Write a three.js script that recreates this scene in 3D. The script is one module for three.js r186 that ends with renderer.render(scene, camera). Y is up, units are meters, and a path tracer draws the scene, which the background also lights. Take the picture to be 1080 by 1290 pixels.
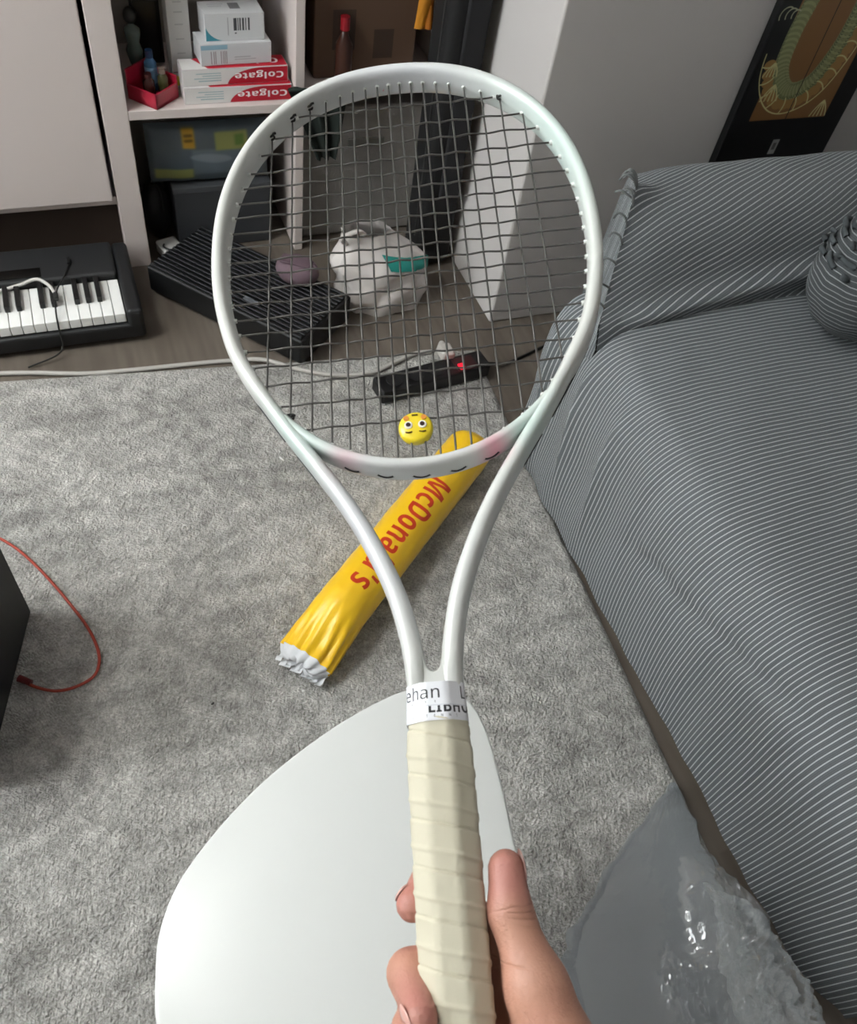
import * as THREE from 'three';
import { RoundedBoxGeometry } from 'three/addons/geometries/RoundedBoxGeometry.js';
import { mergeGeometries, mergeVertices, toCreasedNormals } from 'three/addons/utils/BufferGeometryUtils.js';
import { RectAreaLightUniformsLib } from 'three/addons/lights/RectAreaLightUniformsLib.js';
import { MarchingCubes } from 'three/addons/objects/MarchingCubes.js';
import { ImprovedNoise } from 'three/addons/math/ImprovedNoise.js';

// ------------------------------------------------------------------ camera, sky, lights, exposure
const scene = new THREE.Scene();
const camera = new THREE.PerspectiveCamera(63.13, 1080 / 1290, 0.03, 30);
camera.position.set(0, 1.3, 0);
camera.quaternion.setFromRotationMatrix(new THREE.Matrix4().makeBasis(
  new THREE.Vector3(0.92982, 0.13113, 0.34385), new THREE.Vector3(0.20043, 0.60318, -0.77201), new THREE.Vector3(-0.30863, 0.78675, 0.53457)));
camera.focus = 0.75; camera.userData.fStop = 22;
scene.background = new THREE.Color(0.94, 0.985, 1.0);      // overcast sky outside the window
scene.backgroundIntensity = 16;
const renderer = new THREE.WebGLRenderer({ antialias: true });
renderer.toneMapping = THREE.LinearToneMapping;
renderer.toneMappingExposure = 0.8;
renderer.shadowMap.enabled = true;
RectAreaLightUniformsLib.init();
const PANEL = { x: -1.1, y: 2.4, z: -1.03, w: 0.6, d: 0.6, power: 33 };
const panelLight = new THREE.RectAreaLight(0xf7faf5, PANEL.power, PANEL.w - 0.04, PANEL.d - 0.04);
panelLight.position.set(PANEL.x, PANEL.y - 0.004, PANEL.z);
panelLight.lookAt(PANEL.x, 0, PANEL.z);
scene.add(panelLight);

// ------------------------------------------------------------------ helpers
const used = new Map();
function numbered(name) {
  const n = used.get(name) ?? 0; used.set(name, n + 1);
  return n ? `${name}_${String(n).padStart(3, '0')}` : name;
}
let seed = 7;
const rnd = () => { seed = (seed * 1664525 + 1013904223) >>> 0; return seed / 4294967296; };
const noise = new ImprovedNoise();
const nz = (x, y, z = 0) => noise.noise(x, y, z);
const V = (x, y, z) => new THREE.Vector3(x, y, z);
function shade(o) { o.traverse((m) => { if (m.isMesh) { m.castShadow = true; m.receiveShadow = true; } }); return o; }
function mesh(name, geo, mat, parent) {
  const m = new THREE.Mesh(Array.isArray(geo) ? mergeGeometries(geo.map((g) => (g.index ? g.toNonIndexed() : g))) : geo, mat);
  m.name = numbered(name); m.castShadow = m.receiveShadow = true;
  (parent ?? scene).add(m);
  return m;
}
function tag(o, label, category, group) { o.userData.label = label; o.userData.category = category; if (group) o.userData.group = group; return o; }
function thing(name, label, category, [x, y, z] = [0, 0, 0], turn = 0, group) {
  const o = new THREE.Group(); o.name = numbered(name); o.position.set(x, y, z); o.rotation.y = turn; scene.add(o);
  return tag(o, label, category, group);
}
function struct(name, geo, mat) { const m = mesh(name, geo, mat); m.userData.kind = 'structure'; return m; }
const box = (w, h, d, x = 0, y = 0, z = 0) => new THREE.BoxGeometry(w, h, d).translate(x, y, z);
const rbox = (w, h, d, r, x = 0, y = 0, z = 0, s = 2) => new RoundedBoxGeometry(w, h, d, s, r).translate(x, y, z);
const span = (x0, x1, y0, y1, z0, z1, r = 0) => (r ? rbox : box)(...(r ? [x1 - x0, y1 - y0, z1 - z0, r] : [x1 - x0, y1 - y0, z1 - z0]), (x0 + x1) / 2, (y0 + y1) / 2, (z0 + z1) / 2);
const tube = (pts, r, seg = 40, rad = 8) => new THREE.TubeGeometry(new THREE.CatmullRomCurve3(pts), seg, r, rad, false);
const std = (color, roughness = 0.6, more = {}) => new THREE.MeshStandardMaterial({ color, roughness, ...more });
const phys = (color, roughness, more = {}) => new THREE.MeshPhysicalMaterial({ color, roughness, ...more });
// a surface from a function (u, v) -> Vector3, with uv from another function
function surf(nu, nv, f, uvf = (u, v) => [u, v], closedU = false) {
  const p = [], uv = [], idx = [];
  for (let j = 0; j <= nv; j++) for (let i = 0; i <= nu; i++) {
    const q = f(i / nu, j / nv); p.push(q.x, q.y, q.z); uv.push(...uvf(i / nu, j / nv));
  }
  const w = nu + 1;
  for (let j = 0; j < nv; j++) for (let i = 0; i < nu; i++) { const a = j * w + i; idx.push(a, a + 1, a + w, a + 1, a + w + 1, a + w); }
  const g = new THREE.BufferGeometry();
  g.setAttribute('position', new THREE.Float32BufferAttribute(p, 3));
  g.setAttribute('uv', new THREE.Float32BufferAttribute(uv, 2));
  if (closedU) {                                               // outward winding
    let vol = 0; const P = (i) => V(p[i * 3], p[i * 3 + 1], p[i * 3 + 2]);
    for (let i = 0; i < idx.length; i += 3) vol += P(idx[i]).dot(P(idx[i + 1]).cross(P(idx[i + 2])));
    if (vol < 0) for (let i = 0; i < idx.length; i += 3) [idx[i], idx[i + 1]] = [idx[i + 1], idx[i]];
  }
  g.setIndex(idx); g.computeVertexNormals();
  if (closedU) {                                               // same normals on both sides of the seam
    const n = g.attributes.normal;
    for (let j = 0; j <= nv; j++) {
      const a = j * w, b = j * w + nu, s = V(n.getX(a) + n.getX(b), n.getY(a) + n.getY(b), n.getZ(a) + n.getZ(b)).normalize();
      n.setXYZ(a, s.x, s.y, s.z); n.setXYZ(b, s.x, s.y, s.z);
    }
  }
  return g;
}
// textures -----------------------------------------------------------
function dataTex(w, h, f, srgb = true) {
  const d = new Uint8Array(w * h * 4);
  for (let y = 0; y < h; y++) for (let x = 0; x < w; x++) {
    const c = f(x, y), o = (y * w + x) * 4;
    for (let k = 0; k < 3; k++) d[o + k] = Math.max(0, Math.min(255, Array.isArray(c) ? c[k] : c));
    d[o + 3] = 255;
  }
  const t = new THREE.DataTexture(d, w, h);
  t.magFilter = THREE.LinearFilter; t.minFilter = THREE.LinearMipmapLinearFilter; t.generateMipmaps = true;
  t.wrapS = t.wrapT = THREE.RepeatWrapping; if (srgb) t.colorSpace = THREE.SRGBColorSpace; t.needsUpdate = true;
  return t;
}
function periodic(n, s) {                                      // value noise with period n cells
  const g = new Float32Array(n * n), r0 = seed; seed = s; for (let i = 0; i < n * n; i++) g[i] = rnd(); seed = r0;
  const at = (x, y) => g[((y % n) + n) % n * n + ((x % n) + n) % n];
  return (x, y) => {
    const a = Math.floor(x), b = Math.floor(y); let u = x - a, v = y - b; u = u * u * (3 - 2 * u); v = v * v * (3 - 2 * v);
    return (at(a, b) * (1 - u) + at(a + 1, b) * u) * (1 - v) + (at(a, b + 1) * (1 - u) + at(a + 1, b + 1) * u) * v;
  };
}
function canvasTex(w, h, draw) {
  const c = document.createElement('canvas'); c.width = w; c.height = h; draw(c.getContext('2d'), w, h);
  const t = new THREE.CanvasTexture(c); t.colorSpace = THREE.SRGBColorSpace; return t;
}

// ------------------------------------------------------------------ materials shared
const n32 = periodic(32, 11), n128 = periodic(128, 12), n256 = periodic(256, 13);
const rugTex = dataTex(1024, 1024, (x, y) => {
  const u = x / 1024, v = y / 1024;
  const k = 0.42 * n256(u * 256, v * 256 + 3 * n32(u * 32, v * 32)) + 0.33 * n128(u * 128 + 2 * n32(v * 32, u * 32), v * 128) + 0.25 * n32(u * 32, v * 32);
  const c = 166 + (k - 0.5) * 84; return [c + 2, c, c - 4];
});
const rugBump = dataTex(512, 512, (x, y) => { const u = x / 512, v = y / 512; return 255 * (0.5 * n256(u * 256, v * 256) + 0.5 * n128(u * 128, v * 128)); }, false);
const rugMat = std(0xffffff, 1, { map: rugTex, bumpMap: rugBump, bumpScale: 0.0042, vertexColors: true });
const weave = (x, y, hgt) => {                                  // four stripes across v
  const v = (y / 512) * 4, f = v - Math.floor(v), u = x / 512;
  const thread = 0.5 + 0.5 * Math.sin(u * Math.PI * 2 * 40 + Math.floor(f * 6) * Math.PI), grain = n256(u * 256, (y / 512) * 256);
  const line = THREE.MathUtils.smoothstep(f, 0.36, 0.43) * (1 - THREE.MathUtils.smoothstep(f, 0.57, 0.64));
  const mid = 0.5 + 0.5 * Math.cos((f - 0.5) * Math.PI * 2 * 3);
  if (hgt) return 60 + 150 * line + 30 * thread * (1 - line);
  const dark = 100 + 12 * mid + 20 * (thread - 0.5) + 22 * (grain - 0.5), light = 199 + 24 * (grain - 0.5) + 10 * (thread - 0.5);
  const c = dark * (1 - line) + light * line; return [c - 4, c + 1, c + 4];
};
const stripeTex = dataTex(512, 512, (x, y) => weave(x, y));
const stripeBump = dataTex(512, 512, (x, y) => weave(x, y, true), false);
const stripeMat = std(0xffffff, 0.95, { map: stripeTex, bumpMap: stripeBump, bumpScale: 0.0015 });
const wallBump = dataTex(512, 512, (x, y) => { const u = x / 512, v = y / 512; return 255 * (0.6 * n128(u * 128, v * 128) + 0.4 * n256(u * 256, v * 256)); }, false);
const wallMat = std(0xc2bebc, 0.85, { bumpMap: wallBump, bumpScale: 0.00015 });
const whiteLam = phys(0xcfc4c0, 0.45);
const blackPlastic = std(0x17181a, 0.5);
const darkPlastic = std(0x232427, 0.6);

// ------------------------------------------------------------------ the setting
const RX0 = -1.7, RX1 = 2.1, RZ0 = -2.06, RZ1 = 1.8, RH = 2.45, TH = 0.15;
const woodTex = dataTex(512, 512, (x, y) => {
  const u = x / 512, v = y / 512, g = n32(u * 32, v * 32) * 0.35 + n256(u * 256, v * 24) * 0.4 + n128(u * 128, v * 16) * 0.25;
  const c = (g - 0.5) * 34; return [100 + c, 91 + c, 82 + c];
});
woodTex.repeat.set(2, 2);
const floorGeo = new THREE.BoxGeometry(RX1 - RX0 + 2 * TH, TH, RZ1 - RZ0 + 2 * TH).translate((RX0 + RX1) / 2, -TH / 2, (RZ0 + RZ1) / 2);
struct('floor', floorGeo, std(0xffffff, 0.6, { map: woodTex }));
struct('ceiling', span(RX0 - TH, RX1 + TH, RH, RH + TH, RZ0 - TH, RZ1 + TH), std(0xe6e4e1, 0.9));
struct('wall_back', [span(RX0 - TH, RX1 + TH, 0, RH, RZ0 - TH, RZ0)], wallMat);
struct('wall_front', [span(RX0 - TH, RX1 + TH, 0, RH, RZ1, RZ1 + TH)], wallMat);
struct('wall_right', [span(RX1, RX1 + TH, 0, RH, RZ0, RZ1)], wallMat);
struct('wall_chimney', [rbox(RX1 - 0.856, RH, RZ0 * -1 - 1.39, 0.006, (RX1 + 0.856) / 2, RH / 2, (RZ0 - 1.39) / 2, 3)], wallMat);
const WZ0 = -1.7, WZ1 = -0.3, WY0 = 0.95, WY1 = 2.1;
struct('wall_left', [span(RX0 - TH, RX0, 0, WY0, RZ0, RZ1), span(RX0 - TH, RX0, WY1, RH, RZ0, RZ1), span(RX0 - TH, RX0, WY0, WY1, RZ0, WZ0), span(RX0 - TH, RX0, WY0, WY1, WZ1, RZ1)], wallMat);
{
  const w = new THREE.Group(); w.name = 'window_1'; w.userData.kind = 'structure'; scene.add(w);
  const xm = RX0 - TH / 2, f = 0.05;
  mesh('window_frame', [span(xm - 0.03, xm + 0.03, WY0, WY0 + f, WZ0, WZ1), span(xm - 0.03, xm + 0.03, WY1 - f, WY1, WZ0, WZ1), span(xm - 0.03, xm + 0.03, WY0 + f, WY1 - f, WZ0, WZ0 + f),
    span(xm - 0.03, xm + 0.03, WY0 + f, WY1 - f, WZ1 - f, WZ1), span(xm - 0.03, xm + 0.03, WY0 + f, WY1 - f, (WZ0 + WZ1) / 2 - f / 2, (WZ0 + WZ1) / 2 + f / 2)], std(0xe6e4e0, 0.5), w);
  const glass = phys(0xffffff, 0.02, { transmission: 1, thickness: 0, ior: 1.45 });
  const zm = (WZ0 + WZ1) / 2;
  mesh('pane', span(xm - 0.002, xm + 0.002, WY0 + f, WY1 - f, WZ0 + f, zm - f / 2), glass, w);
  mesh('pane', span(xm - 0.002, xm + 0.002, WY0 + f, WY1 - f, zm + f / 2, WZ1 - f), glass, w);
  mesh('window_sill', span(RX0, RX0 + 0.08, WY0 - 0.03, WY0, WZ0 - 0.04, WZ1 + 0.04, 0.008), std(0xe6e4e0, 0.5), w);
}
{
  const t = thing('ceiling_light', 'square white panel light on the ceiling', 'ceiling light', [PANEL.x, PANEL.y, PANEL.z]);
  mesh('housing', rbox(PANEL.w + 0.03, 0.05, PANEL.d + 0.03, 0.008, 0, 0.0252, 0), std(0xe8e8e8, 0.5), t);
  mesh('diffuser', box(PANEL.w - 0.02, 0.003, PANEL.d - 0.02, 0, 0, 0), std(0xffffff, 0.6, { emissive: 0xf7faf5, emissiveIntensity: 3 }), t);
}

// ------------------------------------------------------------------ rug
{
  const X0 = -1.45, Z0 = -1.395, Z1 = 1.2, N = 300, edge = (z) => 0.692 - (z - 0.1) * 0.060;
  const col = [];
  const g = surf(N, N, (u, v) => {
    const za = Z0 + (Z1 - Z0) * v, x = X0 + (edge(za) - X0) * u, z = za + 0.115 * x * (1 - v);
    const e = Math.min(1, Math.min(u, 1 - u) * (edge(z) - X0) / 0.012, Math.min(v, 1 - v) * (Z1 - Z0) / 0.012);
    const h = 0.010 + 0.0022 * nz(x * 9, z * 9) + 0.0022 * nz(x * 26, z * 26, 4) + 0.0022 * nz(x * 70, z * 70, 2);
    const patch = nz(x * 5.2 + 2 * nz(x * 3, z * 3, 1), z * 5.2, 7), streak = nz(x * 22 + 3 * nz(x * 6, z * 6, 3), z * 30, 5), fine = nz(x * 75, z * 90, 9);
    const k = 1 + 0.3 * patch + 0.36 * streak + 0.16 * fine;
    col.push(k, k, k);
    return V(x, Math.max(0.001, h * Math.sqrt(e)), z);
  }, (u, v) => { const z = Z0 + (Z1 - Z0) * v; return [(X0 + (edge(z) - X0) * u) / 0.4, z / 0.4]; });
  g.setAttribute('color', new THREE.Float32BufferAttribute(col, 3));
  g.setIndex(Array.from(g.index.array).reduce((a, _, i, s) => { if (i % 3 === 0) a.push(s[i], s[i + 2], s[i + 1]); return a; }, [])); g.computeVertexNormals();
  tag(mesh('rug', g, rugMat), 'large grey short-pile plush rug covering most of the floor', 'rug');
}

// ------------------------------------------------------------------ shelving unit with door
{
  const t = thing('shelf_unit', 'white shelving unit with a hinged door and open compartments by the back wall', 'shelf', [0, 0, 0]);
  const ZF = -1.75, ZB = -2.05, TOP = 1.5;
  mesh('side_panel', span(0.067, 0.118, 0, TOP, ZB, ZF, 0.002), whiteLam, t);
  mesh('side_panel', span(0.467, 0.487, 0, TOP, ZB, ZF, 0.002), whiteLam, t);
  mesh('side_panel', span(0.815, 0.835, 0, TOP, ZB, ZF, 0.002), whiteLam, t);
  mesh('side_panel', span(-0.5, -0.48, 0, TOP, ZB, ZF, 0.002), whiteLam, t);
  mesh('back_panel', span(-0.48, 0.815, 0.02, TOP - 0.02, ZB - 0.004, ZB + 0.004), std(0xa8a49f, 0.7), t);
  mesh('top_panel', span(-0.5, 0.835, TOP, TOP + 0.02, ZB, ZF, 0.002), whiteLam, t);
  for (const y of [0.355, 0.74, 1.12]) mesh('shelf', span(0.118, 0.467, y, y + 0.02, ZB + 0.004, ZF, 0.002), whiteLam, t);
  for (const y of [0.385, 0.78, 1.14]) mesh('shelf', span(0.487, 0.815, y, y + 0.02, ZB + 0.004, ZF - 0.004, 0.002), whiteLam, t);
  mesh('shelf', span(-0.48, 0.067, 0.155, 0.175, ZB + 0.004, ZF - 0.02, 0.002), whiteLam, t);
  mesh('kick_panel', span(-0.48, 0.067, 0.0, 0.155, ZF - 0.09, ZF - 0.075), std(0x40342c, 0.7), t).userData.label = 'dark brown recessed kick panel';
  const d = mesh('door', span(-0.475, 0.058, 0.176, TOP - 0.004, ZF - 0.018, ZF, 0.003), whiteLam, t);
  mesh('handle', rbox(0.012, 0.12, 0.02, 0.004, -0.44, 0.9, ZF + 0.012), std(0xb0b0b0, 0.3, { metalness: 0.9 }), d);
}
// things on the shelf
const cardMat = (tex) => std(0xffffff, 0.55, { map: tex });
function printedBox(name, label, category, w, h, d, pos, turn, faces, base, group) {   // faces: { front, top, left } canvases
  const t = thing(name, label, category, pos, turn, group);
  mesh('carton', rbox(w, h, d, 0.0012, 0, h / 2, 0), std(base, 0.55), t);
  if (faces.front) mesh('front_print', new THREE.PlaneGeometry(w - 0.003, h - 0.003).translate(0, h / 2, d / 2 + 0.0003), cardMat(faces.front), t);
  if (faces.top) mesh('top_print', new THREE.PlaneGeometry(w - 0.003, d - 0.003).rotateX(-Math.PI / 2).translate(0, h + 0.0003, 0), cardMat(faces.top), t);
  return t;
}
const pasteTex = canvasTex(512, 128, (c, w, h) => {
  c.translate(w, h); c.rotate(Math.PI);                      // the carton stands upside down
  c.fillStyle = '#d9d6d4'; c.fillRect(0, 0, w, h);
  c.fillStyle = '#b3122b'; c.beginPath(); c.moveTo(0, 0); c.lineTo(300, 0); c.bezierCurveTo(290, 70, 220, 128, 120, 128); c.lineTo(0, 128); c.fill();
  c.fillStyle = '#f1ecec'; c.font = 'bold 74px sans-serif'; c.fillText('Colgate', 16, 86, 250);
  c.fillStyle = '#9fb4b8'; c.fillRect(330, 30, 110, 10); c.fillRect(330, 52, 130, 8); c.fillRect(330, 72, 90, 8); c.fillRect(330, 92, 120, 8);
});
const pasteTop = canvasTex(512, 128, (c, w, h) => {
  c.translate(w, h); c.rotate(Math.PI);
  c.fillStyle = '#b3122b'; c.fillRect(0, 0, w, h); c.fillStyle = '#d9d6d4'; c.beginPath(); c.moveTo(390, 0); c.lineTo(512, 0); c.lineTo(512, 128); c.lineTo(450, 128); c.fill();
  c.fillStyle = '#f1ecec'; c.font = 'bold 80px sans-serif'; c.fillText('Colgate', 30, 92, 330);
});
printedBox('toothpaste_box', 'red and white toothpaste carton lying on the shelf, bottom of the stack', 'toothpaste box', 0.228, 0.034, 0.05, [0.349, 0.375, -1.79], 0.01, { front: pasteTex, top: pasteTop }, 0xc9c2c2, 'stacked toothpaste cartons');
printedBox('toothpaste_box', 'red and white toothpaste carton lying on another carton, under two white boxes', 'toothpaste box', 0.222, 0.034, 0.048, [0.346, 0.4095, -1.797], 0.03, { front: pasteTex, top: pasteTop }, 0xc9c2c2, 'stacked toothpaste cartons');
const medTex = canvasTex(256, 128, (c, w, h) => {
  c.fillStyle = '#cfd0d2'; c.fillRect(0, 0, w, h); c.fillStyle = '#3b8a9c'; c.beginPath(); c.moveTo(0, 62); c.quadraticCurveTo(20, 118, 72, 128); c.lineTo(0, 128); c.fill();
  c.fillStyle = '#8f8f92'; c.fillRect(96, 14, 3, 90);
  c.fillStyle = '#3c3c40'; for (const [x, b] of [[122, 14], [140, 4], [148, 6], [160, 8], [174, 4], [186, 7]]) c.fillRect(x, 18, b, 62);
  c.fillRect(126, 90, 8, 6);
});
const medTop = canvasTex(256, 128, (c, w, h) => { c.fillStyle = '#cfd0d2'; c.fillRect(0, 0, w, h); c.fillStyle = '#77777b'; c.fillRect(120, 24, 46, 60); c.fillStyle = '#b9babd'; c.fillRect(30, 30, 70, 8); c.fillRect(30, 50, 60, 8); });
const medTex2 = canvasTex(256, 96, (c, w, h) => {
  c.fillStyle = '#c9cacd'; c.fillRect(0, 0, w, h); c.fillStyle = '#8fb2c4'; c.fillRect(0, 0, 96, 22);
  c.fillStyle = '#8d8084'; for (const x of [34, 44, 50, 70, 78, 84, 90]) c.fillRect(x, 30, 3, 62); c.fillStyle = '#a7a8ab'; c.fillRect(120, 60, 60, 5); c.fillRect(120, 72, 80, 4);
});
printedBox('medicine_box', 'flat white carton with pale blue corner on top of the toothpaste cartons', 'box', 0.148, 0.042, 0.06, [0.35, 0.4442, -1.815], 0.06, { front: medTex2, top: medTop }, 0xc6c6c8);
printedBox('medicine_box', 'white carton with teal swoosh and barcode on top of the stack of cartons', 'box', 0.122, 0.052, 0.06, [0.352, 0.4868, -1.825], 0.04, { front: medTex, top: medTop }, 0xc6c6c8);
{
  const t = printedBox('tall_box', 'tall narrow white carton with a yellow band standing left of the toothpaste', 'box', 0.044, 0.2, 0.044, [0.247, 0.375, -1.86], 0.05, { front: canvasTex(96, 420, (c, w, h) => {
    c.fillStyle = '#c4c3c1'; c.fillRect(0, 0, w, h); c.fillStyle = '#a9a9a8'; for (const y of [60, 100, 150, 210, 270, 330]) c.fillRect(28, y, 40, 6);
    c.fillStyle = '#7a5a6a'; c.fillRect(0, 352, w, 5); c.fillStyle = '#d8c23a'; c.fillRect(0, 370, w, 44); c.fillStyle = '#4a4424'; c.fillRect(34, 384, 30, 10);
  }) }, 0xc2c1bf);
}
{
  const t = thing('holder', 'red faceted plastic holder with small bottles on the shelf', 'holder', [0.178, 0.375, -1.80], 0.75);
  const red = phys(0xb0203a, 0.35, { clearcoat: 0.4 });
  mesh('tray', [span(-0.036, 0.036, 0, 0.006, -0.036, 0.036), span(-0.036, 0.036, 0, 0.03, 0.032, 0.036), span(0.032, 0.036, 0, 0.045, -0.036, 0.036), span(-0.036, -0.032, 0, 0.03, -0.036, 0.036), span(-0.036, 0.036, 0, 0.06, -0.036, -0.032)], red, t);
}
function vial(label, pos, r, h, color, cap, band) {
  const t = thing('small_bottle', label, 'bottle', pos);
  mesh('body', new THREE.LatheGeometry([[0, 0], [r * 0.9, 0], [r, r * 0.2], [r, h * 0.68], [r * 0.5, h * 0.8], [r * 0.5, h * 0.84], [0, h * 0.84]].map((p) => new THREE.Vector2(...p)), 20), phys(color, 0.25), t);
  mesh('cap', new THREE.CylinderGeometry(r * 0.6, r * 0.62, h * 0.18, 16).translate(0, h * 0.9, 0), std(cap, 0.5), t);
  if (band) mesh('sticker', new THREE.CylinderGeometry(r * 1.02, r * 1.02, h * 0.4, 20, 1, true).translate(0, h * 0.4, 0), std(band, 0.6), t);
}
vial('small brown bottle in front within the red holder', [0.17, 0.381, -1.79], 0.012, 0.05, 0x3a1a16, 0x4a2020);
vial('small olive bottle at the right of the red holder', [0.2, 0.381, -1.80], 0.011, 0.055, 0x4a4a2c, 0x8a7a70);
vial('bottle with a light blue sticker and dark blue cap in the red holder', [0.181, 0.381, -1.825], 0.0125, 0.08, 0x4f7da8, 0x1f3f66, 0x86b4d8);
{
  const t = thing('figurine', 'dark green glass bust figurine standing on the shelf', 'figurine', [0.158, 0.375, -1.87]);
  t.scale.setScalar(0.77);
  const prof = [[0, 0], [0.026, 0], [0.026, 0.012], [0.012, 0.02], [0.012, 0.04], [0.02, 0.07], [0.022, 0.085], [0.016, 0.105], [0.022, 0.13], [0.02, 0.142], [0.008, 0.15], [0.008, 0.155], [0, 0.155]];
  mesh('body', new THREE.LatheGeometry(prof.map((p) => new THREE.Vector2(...p)), 28), phys(0x4d5d58, 0.25, { clearcoat: 0.5 }), t);
  mesh('stopper', new THREE.SphereGeometry(0.018, 20, 14).scale(1, 1.15, 1).translate(0, 0.172, 0), phys(0x101614, 0.3), t);
  const b = thing('dark_case', 'flat black case leaning behind the green figurine', 'case', [0.196, 0.376, -1.95], 0);
  mesh('body', rbox(0.06, 0.135, 0.012, 0.003, 0, 0.068, 0), blackPlastic, b);
  mesh('rim', rbox(0.05, 0.12, 0.002, 0.001, 0, 0.068, 0.0068), std(0x0d0f12, 0.3), b);
}
// lower left compartment
{
  const t = thing('plastic_packet', 'clear packet of pale blue and yellow goods below the shelf', 'packet', [0.285, 0.165, -1.83]);
  const tex = canvasTex(256, 160, (c, w, h) => {
    c.filter = 'blur(2px)'; c.fillStyle = '#4d5860'; c.fillRect(0, 0, w, h); c.fillStyle = '#606b74'; c.fillRect(90, 60, 120, 70); c.fillStyle = '#8c8f52'; c.fillRect(140, 20, 70, 44); c.fillRect(10, 112, 80, 30);
    c.fillStyle = '#5f7a36'; c.fillRect(182, 28, 20, 26); c.fillStyle = '#7d878e'; c.beginPath(); c.ellipse(130, 84, 44, 12, 0.1, 0, 7); c.fill();
    c.fillStyle = '#b58a26'; c.fillRect(72, 8, 26, 48); c.fillStyle = '#5a4410'; c.fillRect(76, 22, 18, 6); c.fillRect(76, 34, 18, 6);
  });
  const pill = surf(32, 20, (u, v) => { const x = (u - 0.5) * 0.27, y = v * 0.14; const e = Math.pow(Math.max(0, Math.sin(u * Math.PI) * Math.sin(v * Math.PI)), 0.35); return V(x, y, 0.03 * e + 0.004 * nz(u * 6, v * 5)); });
  mesh('pack', [pill, pill.clone().scale(1, 1, -1)], std(0xffffff, 0.3, { map: tex, side: THREE.DoubleSide }), t);
  const b = thing('carton', 'dark grey carton under the clear packet', 'box', [0.307, 0.001, -1.9]);
  mesh('body', rbox(0.226, 0.155, 0.2, 0.002, 0, 0.0775, 0), std(0x3a3c40, 0.6), b);
  mesh('lid', rbox(0.23, 0.014, 0.204, 0.002, 0, 0.1555, 0), std(0x4a4c50, 0.6), b);
}
{
  const t = thing('pouch', 'slumped black pouch beside the white shelf post', 'pouch', [0.157, 0, -1.87]);
  mesh('body', surf(24, 20, (u, v) => { const a = u * Math.PI * 2, r = 0.034 * Math.pow(Math.sin(Math.PI * (0.08 + v * 0.9)), 0.6) * (1 + 0.15 * nz(Math.cos(a) * 2, Math.sin(a) * 2, v * 4)); return V(r * Math.cos(a) * 1.0, v * 0.152, r * Math.sin(a) * 1.2); }, undefined, true), std(0x121316, 0.8, { side: THREE.DoubleSide }), t);
  mesh('drawstring', tube([V(-0.012, 0.145, 0.02), V(0.006, 0.15, 0.03), V(0.012, 0.12, 0.04), V(0.012, 0.09, 0.043)], 0.002, 20), std(0x2a2a2a, 0.7), t);
  const b = thing('adapter_box', 'small white power adapter block on the floor by the shelf post', 'adapter', [0.172, 0, -1.775], 0.3);
  mesh('block', rbox(0.05, 0.03, 0.075, 0.006, 0, 0.015, 0, 3), std(0xb9b8b6, 0.5), b);
  mesh('cord', tube([V(0, 0.02, -0.03), V(-0.02, 0.035, 0.0), V(-0.012, 0.033, 0.03), V(-0.03, 0.012, 0.05), V(-0.02, 0.004, 0.08)], 0.0022, 30), std(0x161616, 0.6), b);
}
// right column: brown box, bottle, orange strap
{
  const t = thing('storage_box', 'dark brown cardboard storage box in the right-hand compartment', 'box', [0.632, 0.4052, -1.885]);
  mesh('body', rbox(0.23, 0.3, 0.19, 0.004, 0, 0.15, 0), std(0x5a4334, 0.7), t);
  mesh('lid', rbox(0.236, 0.04, 0.196, 0.004, 0, 0.302, 0), std(0x4a3428, 0.7), t);
  for (const [w, h, x, y] of [[0.05, 0.08, -0.05, 0.1], [0.045, 0.06, 0.04, 0.07]]) mesh('print', new THREE.PlaneGeometry(w, h).translate(x, y, 0.0956), std(0x3c2c22, 0.7), t);
  const b = thing('red_bottle', 'small dark red bottle in front of the brown box', 'bottle', [0.578, 0.4052, -1.772]);
  mesh('body', new THREE.LatheGeometry([[0, 0], [0.017, 0], [0.018, 0.004], [0.018, 0.08], [0.008, 0.1], [0.008, 0.11], [0, 0.11]].map((p) => new THREE.Vector2(...p)), 24), phys(0x3a2018, 0.3), b);
  mesh('cap', new THREE.CylinderGeometry(0.01, 0.01, 0.026, 18).translate(0, 0.122, 0), std(0x8a0f1c, 0.4), b);
  const dr = thing('storage_cube', 'grey fabric storage cube in the low right-hand compartment', 'storage cube', [0.651, 0.001, -1.92]);
  mesh('body', rbox(0.318, 0.335, 0.25, 0.01, 0, 0.168, 0, 3), std(0x8b8783, 0.9, { bumpMap: wallBump, bumpScale: 0.001 }), dr);
  mesh('handle', rbox(0.09, 0.022, 0.006, 0.003, 0, 0.25, 0.127), std(0x6d6a66, 0.9), dr);
  const s = thing('strap', 'orange fabric strap hanging down beside the black case', 'strap', [0.735, 0.53, -1.735]);
  const band = (dx, w, tw) => surf(6, 24, (u, v) => V((u - 0.5) * w + dx + 0.006 * Math.sin(v * 3 + tw), v * 0.28, 0.006 * Math.sin(v * 5 + tw) + 0.004 * Math.sin(u * 3)));
  const om = std(0xd08a22, 0.8, { side: THREE.DoubleSide });
  mesh('band', band(-0.008, 0.026, 0.4), om, s); mesh('band', band(0.008, 0.016, 2), std(0xa8620f, 0.8, { side: THREE.DoubleSide }), s);
  mesh('hook', tube([V(0, 0.275, 0), V(0, 0.29, 0.004), V(0, 0.295, -0.008), V(0, 0.29, -0.02)], 0.002, 16), std(0x888888, 0.4, { metalness: 0.8 }), s);
}
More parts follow.
